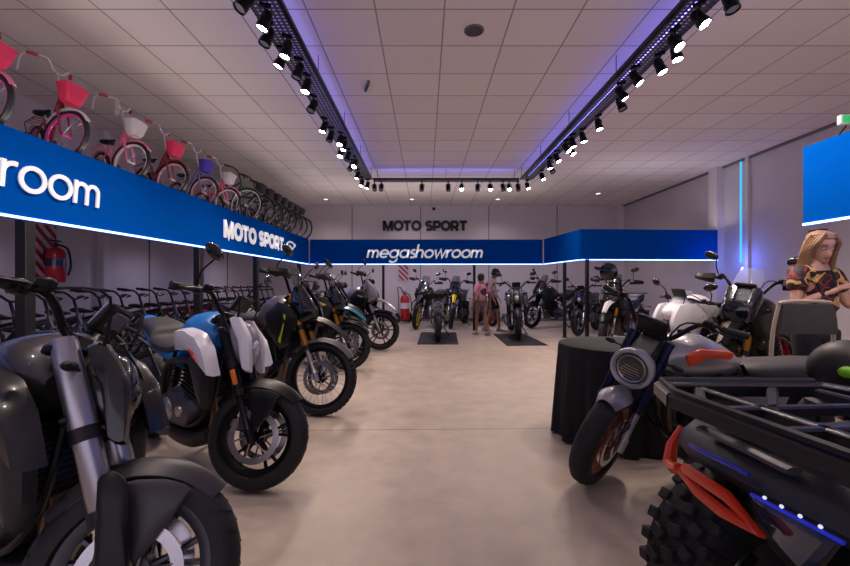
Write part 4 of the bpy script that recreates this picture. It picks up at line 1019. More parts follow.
# ------------------------------------------------------------------ fire safety
STR = None
def stripes(name):
    m = bpy.data.materials.new(name); m.use_nodes = True; nt = m.node_tree; b = nt.nodes['Principled BSDF']; N = nt.nodes.new; L = nt.links.new
    tc = N('ShaderNodeTexCoord'); mp = N('ShaderNodeMapping'); mp.inputs['Rotation'].default_value = (0, radians(45), 0); L(tc.outputs['Object'], mp.inputs['Vector'])
    wv = N('ShaderNodeTexWave'); wv.bands_direction = 'X'; wv.inputs['Scale'].default_value = 2.6; L(mp.outputs['Vector'], wv.inputs['Vector'])
    cr = N('ShaderNodeValToRGB'); cr.color_ramp.interpolation = 'CONSTANT'; cr.color_ramp.elements[0].color = (*hx('c8c2c8'), 1); cr.color_ramp.elements[1].color = (*hx('a80f2a'), 1); cr.color_ramp.elements[1].position = .5
    L(wv.outputs['Fac'], cr.inputs['Fac']); L(cr.outputs['Color'], b.inputs['Base Color']); b.inputs['Roughness'].default_value = .5
    return m
STR = stripes('red_white_stripes')
o = build('hazard_sign', MB().box((0, 0, 0), (.31, .012, .52), .004), STR); o.location = ((403.5 - 425) / 410 * 13.46, 13.47, 1.60); tag(o, 'red and white striped sign on the back wall above the wheeled extinguisher', 'sign')
build('fixing_screw', MB().lathe([(0, -.009), (.01, -.008), (.012, -.005)], (0, 0, .2), 'y', 8), ALU, o)
o = build('hazard_sign', MB().box((0, 0, 0), (.38, .012, .84), .004), STR); o.location = (XL + .02, 5.85, 1.66); o.rotation_euler = (0, 0, pi / 2); tag(o, 'red and white striped board on the left wall behind the hanging extinguisher', 'sign')
def extinguisher(t, r, h):
    build('tank', MB().lathe([(0, 0), (r * .9, 0), (r, .02), (r, h * .82), (r * .8, h * .93), (r * .35, h), (0, h)], (0, 0, 0), 'z', 20), pm('extinguisher_red', 'b3081e', .3, coat=.5), t)
    v = build('valve', MB().lathe([(0, h + .07), (.022, h + .07), (.026, h), (.02, h - .01)], (0, 0, 0), 'z', 10).box((.0, 0, h + .09), (.05, .15, .02), .006).tube([(0, -.02, h + .07), (0, -.09, h + .13)], .008, 5), BLK, t)
    build('hose', MB().bez([(0, .03, h + .04), (r * .6, .12, h - .02), (r * .8, r + .03, h * .5), (r * .5, r + .02, h * .2)], .014, 7, 5), RUB, t)
    build('label_band', MB().lathe([(r + .002, h * .45), (r + .002, h * .68)], (0, 0, 0), 'z', 20), BLKG if r < .12 else PLATE, t)
t = thing('fire_extinguisher', 'red fire extinguisher hanging on the left wall beside the nearest post', 'fire extinguisher', (XL + .18, 5.85, 1.26), 0); extinguisher(t, .115, .5)
build('wall_bracket', MB().box((-.128, 0, .35), (.02, .08, .2)), BLKM, t)
t = thing('wheeled_extinguisher', 'large red wheeled fire extinguisher on the floor by the back wall', 'fire extinguisher', ((405 - 425) / 410 * 12.9, 12.9, 0), -.9)
cyl = bpy.data.objects.new('cylinder_mount', None); 
extinguisher(t, .145, .78)
for c in kids(t): c.location = (0, 0, .1)
build('cart_frame', MB().tube([(-.1, -.16, .2), (-.16, -.13, .75), (-.32, -.06, 1.1)], .014, 7).tube([(-.1, .16, .2), (-.16, .13, .75), (-.32, .06, 1.1)], .014, 7).tube([(-.32, -.06, 1.1), (-.32, .06, 1.1)], .014, 7).tube([(-.1, -.24, .15), (-.1, .24, .15)], .012, 6).box((.02, 0, .07), (.26, .2, .03), .005), BLKM, t)
for sg in (-1, 1):
    build('wheel', MB().lathe([(0, sg * .2), (.06, sg * .2), (.13, sg * .205), (.15, sg * .205), (.155, sg * .225), (.15, sg * .245), (.13, sg * .245), (.06, sg * .24), (0, sg * .24)], (-.1, 0, .155), 'y', 20), RUB, t)

# ------------------------------------------------------------------ floor mats under the two display bikes
def mat_(lab, P):
    c = Vector((sum(p[0] for p in P) / 4, sum(p[1] for p in P) / 4, 0)); t = thing('display_mat', lab, 'mat', (c.x, c.y, 0))
    q_ = [Vector((p[0], p[1], 0)) - c for p in P]
    build('mat_base', MB().loft([[(v.x, v.y, .001) for v in q_], [(v.x, v.y, .008) for v in q_], [(v.x * .96, v.y * .96, .012) for v in q_]]), pm('mat_black', '121216', .5, bump=(80, .3)), t)
    for i in range(4): build('edge_strip', MB().tube([q_[i] * .97 + Vector((0, 0, .009)), q_[(i + 1) % 4] * .97 + Vector((0, 0, .009))], .007, 5), BLKM, t)
def fp(x, y): Y = 512.5 / (y - 283); return ((x - 425) / 410 * Y, Y)
mat_('black display mat under the low black motorcycle', [fp(417, 344.6), fp(458.5, 344.6), fp(456, 332.6), fp(421, 332.6)])
mat_('black display mat under the grey and black motorcycle, skewed to the right', [fp(507, 346), fp(548, 345.5), fp(524, 334), fp(493, 334)])

# ------------------------------------------------------------------ round table with black cloth
t = thing('round_table', 'round table hidden under a black cloth behind the retro motorcycle', 'table', (1.57, 3.38, 0))
t.scale = (.9, .9, 1)
build('tabletop', MB().lathe([(0, .722), (.46, .722), (.47, .73), (.47, .745), (0, .748)], (0, 0, 0), 'z', 32), DGRY, t)
build('pedestal', MB().lathe([(0, .72), (.04, .72), (.035, .1), (.2, .03), (.22, 0), (0, 0)], (0, 0, 0), 'z', 16), BLKM, t)
rings = []; n = 96
for zz, rad, amp in ((.752, .0, 0), (.752, .3, 0), (.752, .455, 0), (.745, .478, .001), (.72, .487, .004), (.55, .495, .012), (.3, .508, .02), (.03, .52, .03), (.012, .522, .031)):
    rings.append([((rad + amp * sin(a * 13) + amp * .6 * sin(a * 29 + 1)) * cos(a), (rad + amp * sin(a * 13) + amp * .6 * sin(a * 29 + 1)) * sin(a), zz) for a in [2 * pi * k / n for k in range(n)]])
m = MB().loft(rings[1:], cap=False); m.f.append(tuple(range(n)))
o = build('tablecloth', m, pm('black_cloth', '131218', .85, bump=(300, .2))); o.location = (1.57, 3.38, 0.003); o.scale = (.93, .93, .9999); tag(o, 'black floor length cloth draped over the round table', 'tablecloth')

# ------------------------------------------------------------------ quad bike
def atv():
    # forward +x, left +y, origin on floor below the front axle centre
    t = thing('quad_bike', 'dark grey quad bike with front rack and orange bumper guard in the right foreground', 'quad bike', (1.23, .86, 0), radians(187))
    G = pm('quad_grey_plastic', '2b2b31', .42, bump=(220, .12)); K = pm('quad_black_plastic', '0e0e12', .4)
    OR = pm('guard_orange', 'e03a12', .4, coat=.3); LEDB = pm('blue_trim', '1b2fa0', .3, coat=.6, emis=.05, ecol='2638ff')
    for nm, cx in (('front_wheel', 0), ('rear_wheel', -1.3)):
        for sg in (-1, 1):
            r, w = .32, .24; c = (cx + (.10 if cx == 0 else 0), sg * .50, r); hw = w / 2
            rim = build(nm, MB().lathe([(.17, -hw * .8), (.16, -hw * .6), (.14, 0), (.03, sg * .02), (.03, sg * .05), (.15, sg * .03), (.165, hw * .7), (.17, hw * .85), (.16, hw * .85), (.12, 0), (.15, -hw * .8)], c, 'y', 28), ALUD, t)
            m = MB().lathe([(.165, -hw * .9), (.2, -hw), (.27, -hw), (.302, -hw * .82), (.308, 0), (.302, hw * .82), (.27, hw), (.2, hw), (.165, hw * .9)], c, 'y', 44)
            for k in range(26):
                a = 2 * pi * k / 26; 
                for j, (yy, wd, sk) in enumerate(((-.86, .34, .12), (-.38, .4, -.3), (.12, .4, .3), (.62, .34, -.2), (.95, .2, .12))):
                    aa = a + (pi / 26 if j % 2 else 0); R = Matrix.Rotation(-aa, 3, 'Y') @ Matrix.Rotation(sk, 3, 'X'); d = Vector((cos(aa), 0, sin(aa)))
                    rad = .31 if abs(yy) < .8 else .295
                    m.box(Vector(c) + d * rad + Vector((0, yy * hw, 0)), (.036, wd * hw, .036), .004, R)
                for sg2 in (-1, 1):
                    d = Vector((cos(a), 0, sin(a))); m.box(Vector(c) + d * .262 + Vector((0, sg2 * hw, 0)), (.05, .02, .028), .003, Matrix.Rotation(-a, 3, 'Y'))
            build('tyre', m, RUB, rim)
    # fenders and front body
    for sg in (-1, 1):
        rings = []
        for k in range(15):
            a = radians(52 + 105 * k / 14); rad = .40 + .02 * sin(a * 2); x, z = rad * cos(a) * 1.12, .36 + rad * sin(a) * .95
            y0, y1 = sg * .2, sg * (.60 - .05 * abs(cos(a)))
            rings.append([(x, y0, z + .05), (x, (y0 + y1) / 2, z + .035), (x, y1 * .96, z), (x, y1, z - .035), (x * .97, y1 * .985, z - .04), (x * .97, y1 * .94, z - .015), (x * .97, (y0 + y1) / 2, z + .015), (x * .97, y0, z + .03)])
        build('front_fender', MB().loft(rings), G, t)
        rings = []
        for k in range(13):
            a = radians(10 + 165 * k / 12); rad = .42; x, z = -1.3 + rad * cos(a) * 1.15, .38 + rad * sin(a) * .95
            rings.append([(x, sg * .18, z + .05), (x, sg * .36, z + .03), (x, sg * .57, z - .02), (x * 1, sg * .565, z - .05), (x, sg * .36, z + .01), (x, sg * .18, z + .03)])
        build('rear_fender', MB().loft(rings), G, t)
        m = MB().loft([[(-.4, sg * .3, .3), (-.4, sg * .56, .3), (-.4, sg * .56, .33), (-.4, sg * .3, .33)], [(-.95, sg * .3, .3), (-.95, sg * .56, .3), (-.95, sg * .56, .33), (-.95, sg * .3, .33)]]); build('foot_board', m, K, t)
    # nose
    nose = [(-.35, .55, .86, .22, 3), (-.1, .5, .84, .27, 3), (.12, .46, .80, .30, 3.2), (.25, .48, .74, .30, 3), (.31, .54, .70, .27, 2.6)]
    build('nose_panel', MB().loft(body(nose, 20, 4)), G, t)
    # front cowl visor running along the front under the rack
    m = MB(); rs = []
    for k in range(17):
        v = -1 + 2 * k / 16; y = v * .60; x = .35 - .10 * abs(v) ** 3; z = .80 - .04 * v * v
        rs.append([(x - .24, y * .98, z + .03), (x - .06, y, z + .035), (x + .02, y, z - .02), (x + .035, y, z - .06), (x + .0, y, z - .1), (x - .05, y, z - .09), (x - .22, y, z - .02)])
    build('front_cowl', m.loft(rs), G, t)
    for sg in (-1, 1):
        build('cowl_trim', MB().bez([(.392, sg * .22, .768), (.39, sg * .28, .768), (.38, sg * .38, .76), (.36, sg * .45, .75)], .007, 6, 5), LEDB, t)
        build('cowl_insert', MB().bez([(.355, sg * .14, .81), (.35, sg * .27, .812), (.32, sg * .45, .80)], .022, 7, 5, flat=.5), pm('insert_grey', '43434b', .4), t)
        # headlight
        hl = build('headlight', MB().loft([[(.2, sg * .03, .73), (.2, sg * .3, .72), (.2, sg * .3, .58), (.2, sg * .1, .55)], [(.345, sg * .03, .715), (.335, sg * .28, .71), (.335, sg * .26, .62), (.345, sg * .1, .57)], [(.355, sg * .04, .705), (.345, sg * .27, .70), (.345, sg * .25, .63), (.355, sg * .1, .58)]]), K, t)
        build('headlight_lens', MB().loft([[(.356, sg * .05, .70), (.346, sg * .26, .695), (.346, sg * .24, .635), (.356, sg * .11, .588)], [(.366, sg * .07, .69), (.356, sg * .23, .685), (.356, sg * .22, .64), (.366, sg * .12, .6)]]), pm('quad_lens', '3c4258', .12, metal=.3, coat=1), hl)
        build('led_row', MB().tube([(.392, sg * .01, .728), (.385, sg * .22, .718)], .005, 6), pm('blue_led_row', '3148d8', .3, emis=.25, ecol='2436ff'), hl)
        for j in range(4):
            f = j / 3; build('led_bead', MB().sph((.396 - .006 * f, sg * (.05 + .13 * f), .738 - .007 * f), .0045, 8, 5), pm('led_bead_white', 'ffffff', .3, emis=.9, ecol='f4f4ff'), hl)
        # orange guard: a hooked bar and a flat loop
        og = MB()
        og.tube([(.24, sg * .63, .735), (.29, sg * .62, .68), (.31, sg * .605, .63), (.33, sg * .56, .628), (.35, sg * .51, .652)], [.014, .018, .021, .018, .017], 8)
        og.tube([(.36, sg * .47, .668), (.372, sg * .38, .672), (.378, sg * .30, .672), (.38, sg * .205, .632), (.375, sg * .32, .62), (.36, sg * .42, .622), (.35, sg * .50, .65)], .0135, 8, closed=True, flat=1.4)
        build('bumper_guard', og, OR, t)
    # bumper
    m = MB()
    for sg in (-1, 1): m.bez([(.0, sg * .16, .35), (.38, sg * .16, .36), (.43, sg * .17, .45), (.4, sg * .18, .54)], .018, 8, 5).bez([(.3, sg * .3, .5), (.38, sg * .26, .48), (.42, sg * .17, .45)], .015, 8, 4)
    m.tube([(.42, -.18, .5), (.42, .18, .5)], .016, 8).tube([(.4, -.2, .38), (.4, .2, .38)], .016, 8); build('bumper', m, K, t)
    build('grille', MB().box((.32, 0, .5), (.05, .22, .16), .01), K, t)
    m = MB()
    for sg in (-1, 1): m.tube([(0, sg * .12, .36), (0, sg * .35, .33)], .022, 7).tube([(.12, sg * .12, .3), (.02, sg * .36, .26)], .016, 7).tube([(-.12, sg * .12, .3), (-.02, sg * .36, .26)], .016, 7)
    build('suspension_arms', m, BLKM, t)
    m = MB()
    for sg in (-1, 1):
        m.tube([(.02, sg * .28, .34), (0, sg * .18, .66)], .02, 8)
        for k in range(8): m.lathe([(.03, -.006), (.037, 0), (.03, .006)], Vector((.018, sg * .27, .38)).lerp(Vector((.004, sg * .19, .6)), k / 7), 'z', 10)
    build('shock_absorbers', m, OR, t)
    # rack: moulded black deck with openings
    m = MB(); zr = .885
    def bar(a, b, w=.045, h=.022): 
        a, b = Vector(a), Vector(b); d = (b - a).normalized(); s_ = Vector((-d.y, d.x, 0)).normalized() * w / 2; up_ = Vector((0, 0, h / 2))
        m.loft([[a - s_ - up_, a + s_ - up_, a + s_ + up_, a + s_ * .6 + up_ * 1.5, a - s_ * .6 + up_ * 1.5, a - s_ + up_], [b - s_ - up_, b + s_ - up_, b + s_ + up_, b + s_ * .6 + up_ * 1.5, b - s_ * .6 + up_ * 1.5, b - s_ + up_]])
    O = [(.40, -.46), (.40, .46), (.34, .60), (-.18, .52), (-.26, .30), (-.26, -.30), (-.18, -.52), (.34, -.60)]
    for i in range(8): a, b = O[i], O[(i + 1) % 8]; bar((a[0], a[1], zr), (b[0], b[1], zr), .055, .035)
    bar((.24, -.56, zr), (.24, .56, zr), .035); bar((-.1, -.46, zr + .005), (-.1, .46, zr + .005), .03)
    for y in (-.34, -.17, 0, .17, .34): bar((.38, y, zr), (-.24, y * .9, zr), .03)
    for sg in (-1, 1): bar((.38, sg * .38, zr), (.24, sg * .56, zr), .03); bar((.24, sg * .3, zr), (.0, sg * .52, zr), .03)
    rk = build('front_rack', m, pm('rack_black', '1b1b22', .3, bump=(200, .1)), t)
    build('rack_lip', MB().tube([(-.16, -.525, zr + .028), (.34, -.605, zr + .028), (.405, -.46, zr + .028), (.41, 0, zr + .03), (.405, .46, zr + .028), (.34, .605, zr + .028), (-.16, .525, zr + .028)], .013, 7), K, rk)
    build('rack_tray', MB().loft([[(.3, -.4, zr - .05), (.3, .4, zr - .05), (.3, .4, zr - .04), (.3, -.4, zr - .04)], [(0, -.36, zr - .06), (0, .36, zr - .06), (0, .36, zr - .05), (0, -.36, zr - .05)], [(-.25, -.3, zr - .02), (-.25, .3, zr - .02), (-.25, .3, zr - .01), (-.25, -.3, zr - .01)]]), pm('rack_tray_grey', '55555b', .4, metal=.2), rk)
    for sg in (-1, 1):
        for x in (.2, -.18): build('rack_mount', MB().tube([(x, sg * .26, .74), (x, sg * .3, zr)], .018, 7), K, rk)
    # pod, bars, tank, seat, rear rack
    build('steering_column', MB().tube([(-.25, 0, .7), (-.45, 0, .97)], .03, 8), K, t)
    build('handlebar', MB().bez([(-.55, -.4, 1.0), (-.46, -.2, 1.02), (-.45, 0, .98), (-.46, .2, 1.02), (-.55, .4, 1.0)], .013, 7, 4), K, t)
    for sg in (-1, 1): build('grip', MB().tube([(-.5, sg * .29, 1.01), (-.555, sg * .41, 1.0)], .02, 8), RUB, t)
    build('fuel_tank', MB().loft(body([(-.38, .6, .84, .14, 3), (-.5, .6, .92, .17, 3), (-.7, .6, .86, .14, 3)], 16, 4)), G, t)
    build('seat', MB().loft(body([(-.66, .72, .82, .1, 3), (-.8, .7, .84, .16, 3), (-1.2, .72, .86, .17, 3), (-1.45, .76, .88, .15, 3)], 16, 4)), SEATM, t)
    build('frame', MB().box((-.65, 0, .48), (1.1, .3, .3), .06), K, t)
    m = MB()
    for y in (-.4, -.2, 0, .2, .4): m.tube([(-1.2, y, .93), (-1.75, y, .93)], .012, 6)
    for x in (-1.22, -1.5, -1.74): m.tube([(x, -.42, .93), (x, .42, .93)], .012, 6)
    build('rear_rack', m, K, t)
    build('tail_light', MB().box((-1.78, 0, .72), (.04, .3, .06), .01), REDL, t)
    return t
AT = atv()
# black round bag with green mark
t = thing('helmet', 'round black helmet with a green mark at the right edge behind the quad rack', 'helmet', (1.62, 1.56, .80))
hm = MB().sph((0, 0, .13), (.15, .125, .13), 20, 14)
t.location = (1.84, 1.78, .742)
build('shell', hm, pm('helmet_black', '0a0a0d', .5), t)
build('neck_roll', MB().lathe([(.09, .0), (.115, .012), (.12, .03), (.1, .035)], (0, 0, 0), 'z', 18, closed=True), BLK, t)
build('visor', MB().sph((.04, -.01, .14), (.125, .105, .06), 18, 8), BLK, t)
build('green_mark', MB().sph((-.098, -.088, .14), (.03, .03, .024), 12, 8), pm('green_mark', '7fd018', .4), t)
t = thing('bar_stool', 'dark round stool under the black helmet, mostly hidden by the quad bike', 'stool', (1.84, 1.78, 0))
build('seat', MB().lathe([(0, .74), (.13, .74), (.145, .73), (.145, .70), (0, .69)], (0, 0, 0), 'z', 24), SEATM, t)
for k in range(4):
    a = pi / 4 + pi / 2 * k; build('leg', MB().tube([(.09 * cos(a), .09 * sin(a), .7), (.14 * cos(a), .14 * sin(a), 0)], .011, 7), BLKM, t)
build('foot_ring', MB().tube([(.125 * cos(2 * pi * k / 16), .125 * sin(2 * pi * k / 16), .25) for k in range(16)], .008, 6, closed=True), BLKM, t)

# ------------------------------------------------------------------ chair with cream frame
CRM = pm('cream_frame', 'b7a993', .4); UPH = pm('grey_upholstery', '46423f', .6, bump=(120, .2))
t = thing('bar_chair', 'grey upholstered chair with cream frame in front of the woman', 'chair', (2.60, 2.83, 0), radians(2))
m = MB(); rs = []
for k in range(11):
    f = -1 + 2 * k / 10; x = f * .19; y = .03 * (1 - f * f) - .03
    rs.append([(x * 1.1, y - .02, .9), (x, y - .03, 1.0), (x * .93, y - .02, 1.105), (x * .93, y + .012, 1.105), (x, y + .02, 1.0), (x * 1.1, y + .02, .9)])
build('backrest', m.loft(rs), UPH, t)
build('back_frame', MB().bez([(-.225, 0, .6), (-.215, -.01, .9), (-.18, -.02, 1.09), (-.16, -.03, 1.118), (0, -.01, 1.125), (.16, -.03, 1.118), (.18, -.02, 1.09), (.215, -.01, .9), (.225, 0, .6)], .013, 8, 4), CRM, t)
build('seat', MB().box((0, .18, .62), (.40, .34, .07), .025), UPH, t)
for sx in (-1, 1):
    for sy in (0, 1): build('leg', MB().tube([(sx * .18, .03 + sy * .29, .6), (sx * .21, -.0 + sy * .36, 0)], [.016, .011], 8), CRM if sy == 0 else BLKM, t)
build('foot_rail', MB().tube([(-.195, .01, .3), (.195, .01, .3)], .01, 6).tube([(-.195, .34, .3), (.195, .34, .3)], .01, 6), BLKM, t)

# ------------------------------------------------------------------ people
def skin(name, V, E, R, mat, parent, sub=2):
    me = bpy.data.meshes.new(name); me.from_pydata([tuple(v) for v in V], E, []); o = bpy.data.objects.new(name, me); COL.objects.link(o)
    me.materials.append(mat)
    sm = o.modifiers.new('skin', 'SKIN'); sm.use_smooth_shade = True
    if not me.skin_vertices: 
        me.attributes if False else None
        bpy.context.view_layer.objects.active = o
    sv = me.skin_vertices
    if len(sv) == 0:
        raise RuntimeError('no skin layer')
    for i, r in enumerate(R): sv[0].data[i].radius = (r, r) if not isinstance(r, tuple) else r
    sv[0].data[0].use_root = True
    ss = o.modifiers.new('subdivision', 'SUBSURF'); ss.levels = sub; ss.render_levels = sub
    o.parent = parent; return o
def chain_mesh():
    return [], [], []
def person(label, pos, face, h, pose, skinc, shirt, lower, hairc, hairlen, shoes, head_turn=0, head_tilt=0, cap=None, shorts=True, fem=False, sleeve=.6, group=None):
    t = thing('person', label, 'person', (pos[0], pos[1], 0), radians(face)); k = h / 1.7
    V, E, R = [], [], []
    def v(p, r, par=None):
        V.append(Vector(p) * k); R.append(r * k if not isinstance(r, tuple) else (r[0] * k, r[1] * k)); i = len(V) - 1
        if par is not None: E.append((par, i))
        return i
    P = pose
    sw, hwid = (.165, .10) if fem else (.185, .09)
    pe = v(P.get('pelvis', (0, 0, .95)), (.10, .12), None); ws = v(P.get('waist', (0, 0, 1.08)), (.085, .11 if not fem else .10), pe); ch = v(P.get('chest', (.005, 0, 1.25)), (.10, .13), ws)
    nb = v(P.get('neckbase', (0, 0, 1.40)), .06, ch); nk = v(P.get('neck', (.015, 0, 1.47)), .05, nb); hdp = v(P.get('headc', (.03, 0, 1.55)), .05, nk)
    J = {}
    for s, sg in (('l', 1), ('r', -1)):
        sh = v(P.get('sh' + s, (0, sg * sw, 1.38)), .052, nb); el = v(P['el' + s], .038, sh); wr = v(P['wr' + s], .025, el)
        d = (Vector(P['wr' + s]) - Vector(P['el' + s])).normalized(); side = d.cross(Vector((0, 0, 1))); side = side.normalized() if side.length > .1 else Vector((1, 0, 0)); 
        pl = v(Vector(P['wr' + s]) + d * .06, (.032, .018), wr)
        c0 = Vector(P['wr' + s]) + d * .085
        for f in range(4):
            o_ = side * (.027 - .018 * f); ln = (.07, .08, .075, .058)[f]; q1 = v(c0 + o_, .0095, pl); q2 = v(c0 + o_ * 1.15 + d * ln * .5 + Vector((0, 0, -.006)), .0085, q1); v(c0 + o_ * 1.15 + d * ln * .9 + Vector((0, 0, -.025)), .007, q2)
        th1 = v(Vector(P['wr' + s]) + d * .03 + side * .03, .011, wr); v(Vector(P['wr' + s]) + d * .075 + side * .052 + Vector((0, 0, -.01)), .009, th1)
        hp = v(P.get('hp' + s, (0, sg * hwid, .92)), .085, pe); kn = v(P['kn' + s], .055, hp); cf = v((Vector(P['kn' + s]) * .6 + Vector(P['an' + s]) * .4), .05, kn); an = v(P['an' + s], .034, cf)
        A = Vector(P['an' + s]); he = v(A + Vector((-.02, 0, -.045)), .032, an); v(A + Vector((.12, 0, -.052)), .028, he)
        J[s] = (sh, el, wr, hp, kn, an)
    b = skin('body', V, E, R, skinc, t)
    # shirt
    SV, SE, SR = [], [], []
    def w(p, r, par=None):
        SV.append(Vector(p) * k); SR.append(r * k if not isinstance(r, tuple) else (r[0] * k, r[1] * k)); i = len(SV) - 1
        if par is not None: SE.append((par, i))
        return i
    g = lambda nm, dflt: Vector(P.get(nm, dflt))
    a0 = w(g('chest', (.005, 0, 1.25)), (.125, .155)); a1 = w(g('waist', (0, 0, 1.08)), (.11, .135 if not fem else .12), a0); a2 = w(g('pelvis', (0, 0, .95)) + Vector((0, 0, -.02)), (.122, .145), a1)
    a3 = w(g('neckbase', (0, 0, 1.4)) + Vector((-.005, 0, -.03)), .085, a0)
    for s, sg in (('l', 1), ('r', -1)):
        S0 = g('sh' + s, (0, sg * sw, 1.38)); E0 = Vector(P['el' + s]); x = w(S0, .075 if fem else .068, a3); w(S0.lerp(E0, sleeve * .55), .072 if fem else .062, x); w(S0.lerp(E0, sleeve), .066 if fem else .06, len(SV) - 1)
    skin('shirt', SV, SE, SR, shirt, t)
    LV, LE, LR = [], [], []
    def w2(p, r, par=None):
        LV.append(Vector(p) * k); LR.append(r * k if not isinstance(r, tuple) else (r[0] * k, r[1] * k)); i = len(LV) - 1
        if par is not None: LE.append((par, i))
        return i
    l0 = w2(g('pelvis', (0, 0, .95)) + Vector((0, 0, .02)), (.115, .135)); 
    for s, sg in (('l', 1), ('r', -1)):
        hp = w2(g('hp' + s, (0, sg * hwid, .92)) + Vector((0, 0, -.04)), .098, l0); K = Vector(P['kn' + s]); A = Vector(P['an' + s])
        hip = g('hp' + s, (0, sg * hwid, .92))
        if shorts: w2(hip.lerp(K, .5), .092, hp); w2(hip.lerp(K, .85), .088, len(LV) - 1)
        else: w2(K, .068, hp); w2(A + Vector((0, 0, .03)), .05, len(LV) - 1)
    skin('shorts' if shorts else 'trousers', LV, LE, LR, lower, t)
    for s in 'lr':
        A = Vector(P['an' + s]) * k; m = MB().loft(body([(A.x - .07 * k, A.z - .08 * k, A.z + .0 * k, .03 * k, 2.6), (A.x - .03 * k, A.z - .08 * k, A.z + .025 * k, .042 * k, 2.6), (A.x + .06 * k, A.z - .08 * k, A.z - .01 * k, .045 * k, 2.6), (A.x + .14 * k, A.z - .08 * k, A.z - .035 * k, .045 * k, 2.6), (A.x + .18 * k, A.z - .078 * k, A.z - .05 * k, .03 * k, 2.2)], 12, 3, yc=A.y))
        build('shoe', m, shoes, t)
    # head
    hc = Vector(P.get('headtop', (.035, 0, 1.585))) * k
    X = Matrix.Translation(hc) @ Matrix.Rotation(radians(head_turn), 4, 'Z') @ Matrix.Rotation(radians(head_tilt), 4, 'Y') @ Matrix.Scale(k * 1.02, 4)
    LVS = [(-.122, .06, .0, .022), (-.112, .078, -.02, .038), (-.09, .084, -.045, .05), (-.07, .083, -.058, .056), (-.055, .088, -.065, .06), (-.035, .088, -.072, .064), (-.015, .087, -.082, .067), (.005, .084, -.09, .070), (.025, .09, -.095, .072), (.05, .088, -.098, .073), (.075, .074, -.092, .068), (.1, .045, -.07, .05), (.115, .01, -.035, .02)]
    rs = []
    for z, xf, xb, hw_ in LVS:
        rr = []
        for q in range(24):
            a = 2 * pi * q / 24; c_ = cos(a); x = (xf if c_ > 0 else -xb) * c_ * (1 if c_ <= 0 else 1 - .06 * (1 - c_)); y = hw_ * sin(a)
            if q == 0 and -.075 < z < .01: x += {-.07: .004, -.055: .012, -.035: .024, -.015: .015, .005: .006}.get(z, 0)
            if q in (1, 23) and -.06 < z < -.03: x += .006
            if q in (1, 2, 22, 23) and -.02 < z < .01: x -= .007
            rr.append((x, y, z))
        rs.append(rr)
    hd = build('head', MB().loft(rs), skinc, t, X, sharp=2)
    dk = pm('brow_brown', '3a281f', .6); 
    for sg in (-1, 1):
        build('eye', MB().sph((.074, sg * .031, -.001), (.010, .012, .0045), 10, 6), pm('eye_white', 'd8d2cc', .3), hd, X)
        build('iris', MB().sph((.0835, sg * .031, -.003), (.003, .0055, .005), 8, 5), pm('iris_dark', '20140e', .2), hd, X)
        build('eyebrow', MB().bez([(.084, sg * .016, .021), (.083, sg * .032, .024), (.07, sg * .05, .018)], [.003, .0035, .002], 5, 3), dk, hd, X)
        build('ear', MB().sph((-.005, sg * .073, -.012), (.018, .008, .03), 8, 6), skinc, hd, X)
    build('lips', MB().sph((.084, 0, -.073), (.008, .022, .008), 10, 5), pm('lips', 'b0574f', .4), hd, X)
    # hair
    n = 24; rs = []
    for z, xf, xb, hw_ in [(.03, .0, -.112, .084), (.06, .045, -.115, .086), (.082, .082, -.108, .08), (.105, .062, -.085, .062), (.124, .02, -.045, .03)]:
        rs.append([((xf if cos(2 * pi * q / n) > 0 else -xb) * cos(2 * pi * q / n), hw_ * sin(2 * pi * q / n) * (1 + .03 * sin(q * 5)), z) for q in range(n)])
    hm = MB().loft(rs)
    zb = -.07 if hairlen < .1 else -.1 - hairlen
    rs = []
    for j in range(8):
        f = j / 7; z = .04 + (zb - .04) * f; wv = 1 + (.12 * sin(f * 6) if hairlen > .1 else 0); a0 = radians(62 + 8 * f); rr = []; rin = []
        for q in range(19):
            a = a0 + (2 * pi - 2 * a0) * q / 18; rd = (1 + .035 * sin(q * 2.3 + j)); sx, sy = (.112 * wv, .086 * wv) if hairlen > .1 else (.112 - .02 * f, .086 - .006 * f)
            rr.append((sx * cos(a) * rd - (.02 * f if hairlen > .1 else 0), sy * sin(a) * rd, z)); rin.append((sx * .85 * cos(a) - (.02 * f if hairlen > .1 else 0), sy * .84 * sin(a), z))
        rs.append(rr + rin[::-1])
    hm.loft(rs)
    if hairlen > .1:
        for sg in (-1, 1):
            for q in range(5):
                o_ = q * .012; hm.bez([(.055 - o_, sg * (.03 + o_), .112 - o_ * .3), (.06 - o_ * 1.5, sg * (.074 + o_ * .3), .04), (.03 - o_, sg * (.088 + o_ * .3), -.06), (.045 - o_ * 2, sg * (.095 + o_ * .3), zb + .02)], [.011, .018, .02, .008], 7, 5)
    build('hair', hm, hairc, hd, X, sharp=1.5)
    if cap:
        rs = []
        for z, xf, hw_ in [(.05, .104, .091), (.08, .102, .09), (.11, .075, .07), (.132, .02, .02)]:
            rs.append([((xf if cos(2 * pi * q / n) > 0 else xf * 1.1) * cos(2 * pi * q / n), hw_ * sin(2 * pi * q / n), z) for q in range(n)])
        cm = MB().loft(rs); cm.loft([[(.08, -.07, .052), (.08, .07, .052), (.08, .07, .058), (.08, -.07, .058)], [(.14, -.06, .046), (.14, .06, .046), (.14, .06, .052), (.14, -.06, .052)], [(.18, -.03, .038), (.18, .03, .038), (.18, .03, .043), (.18, -.03, .043)]])
        build('cap', cm, cap, hd, X)
    return t
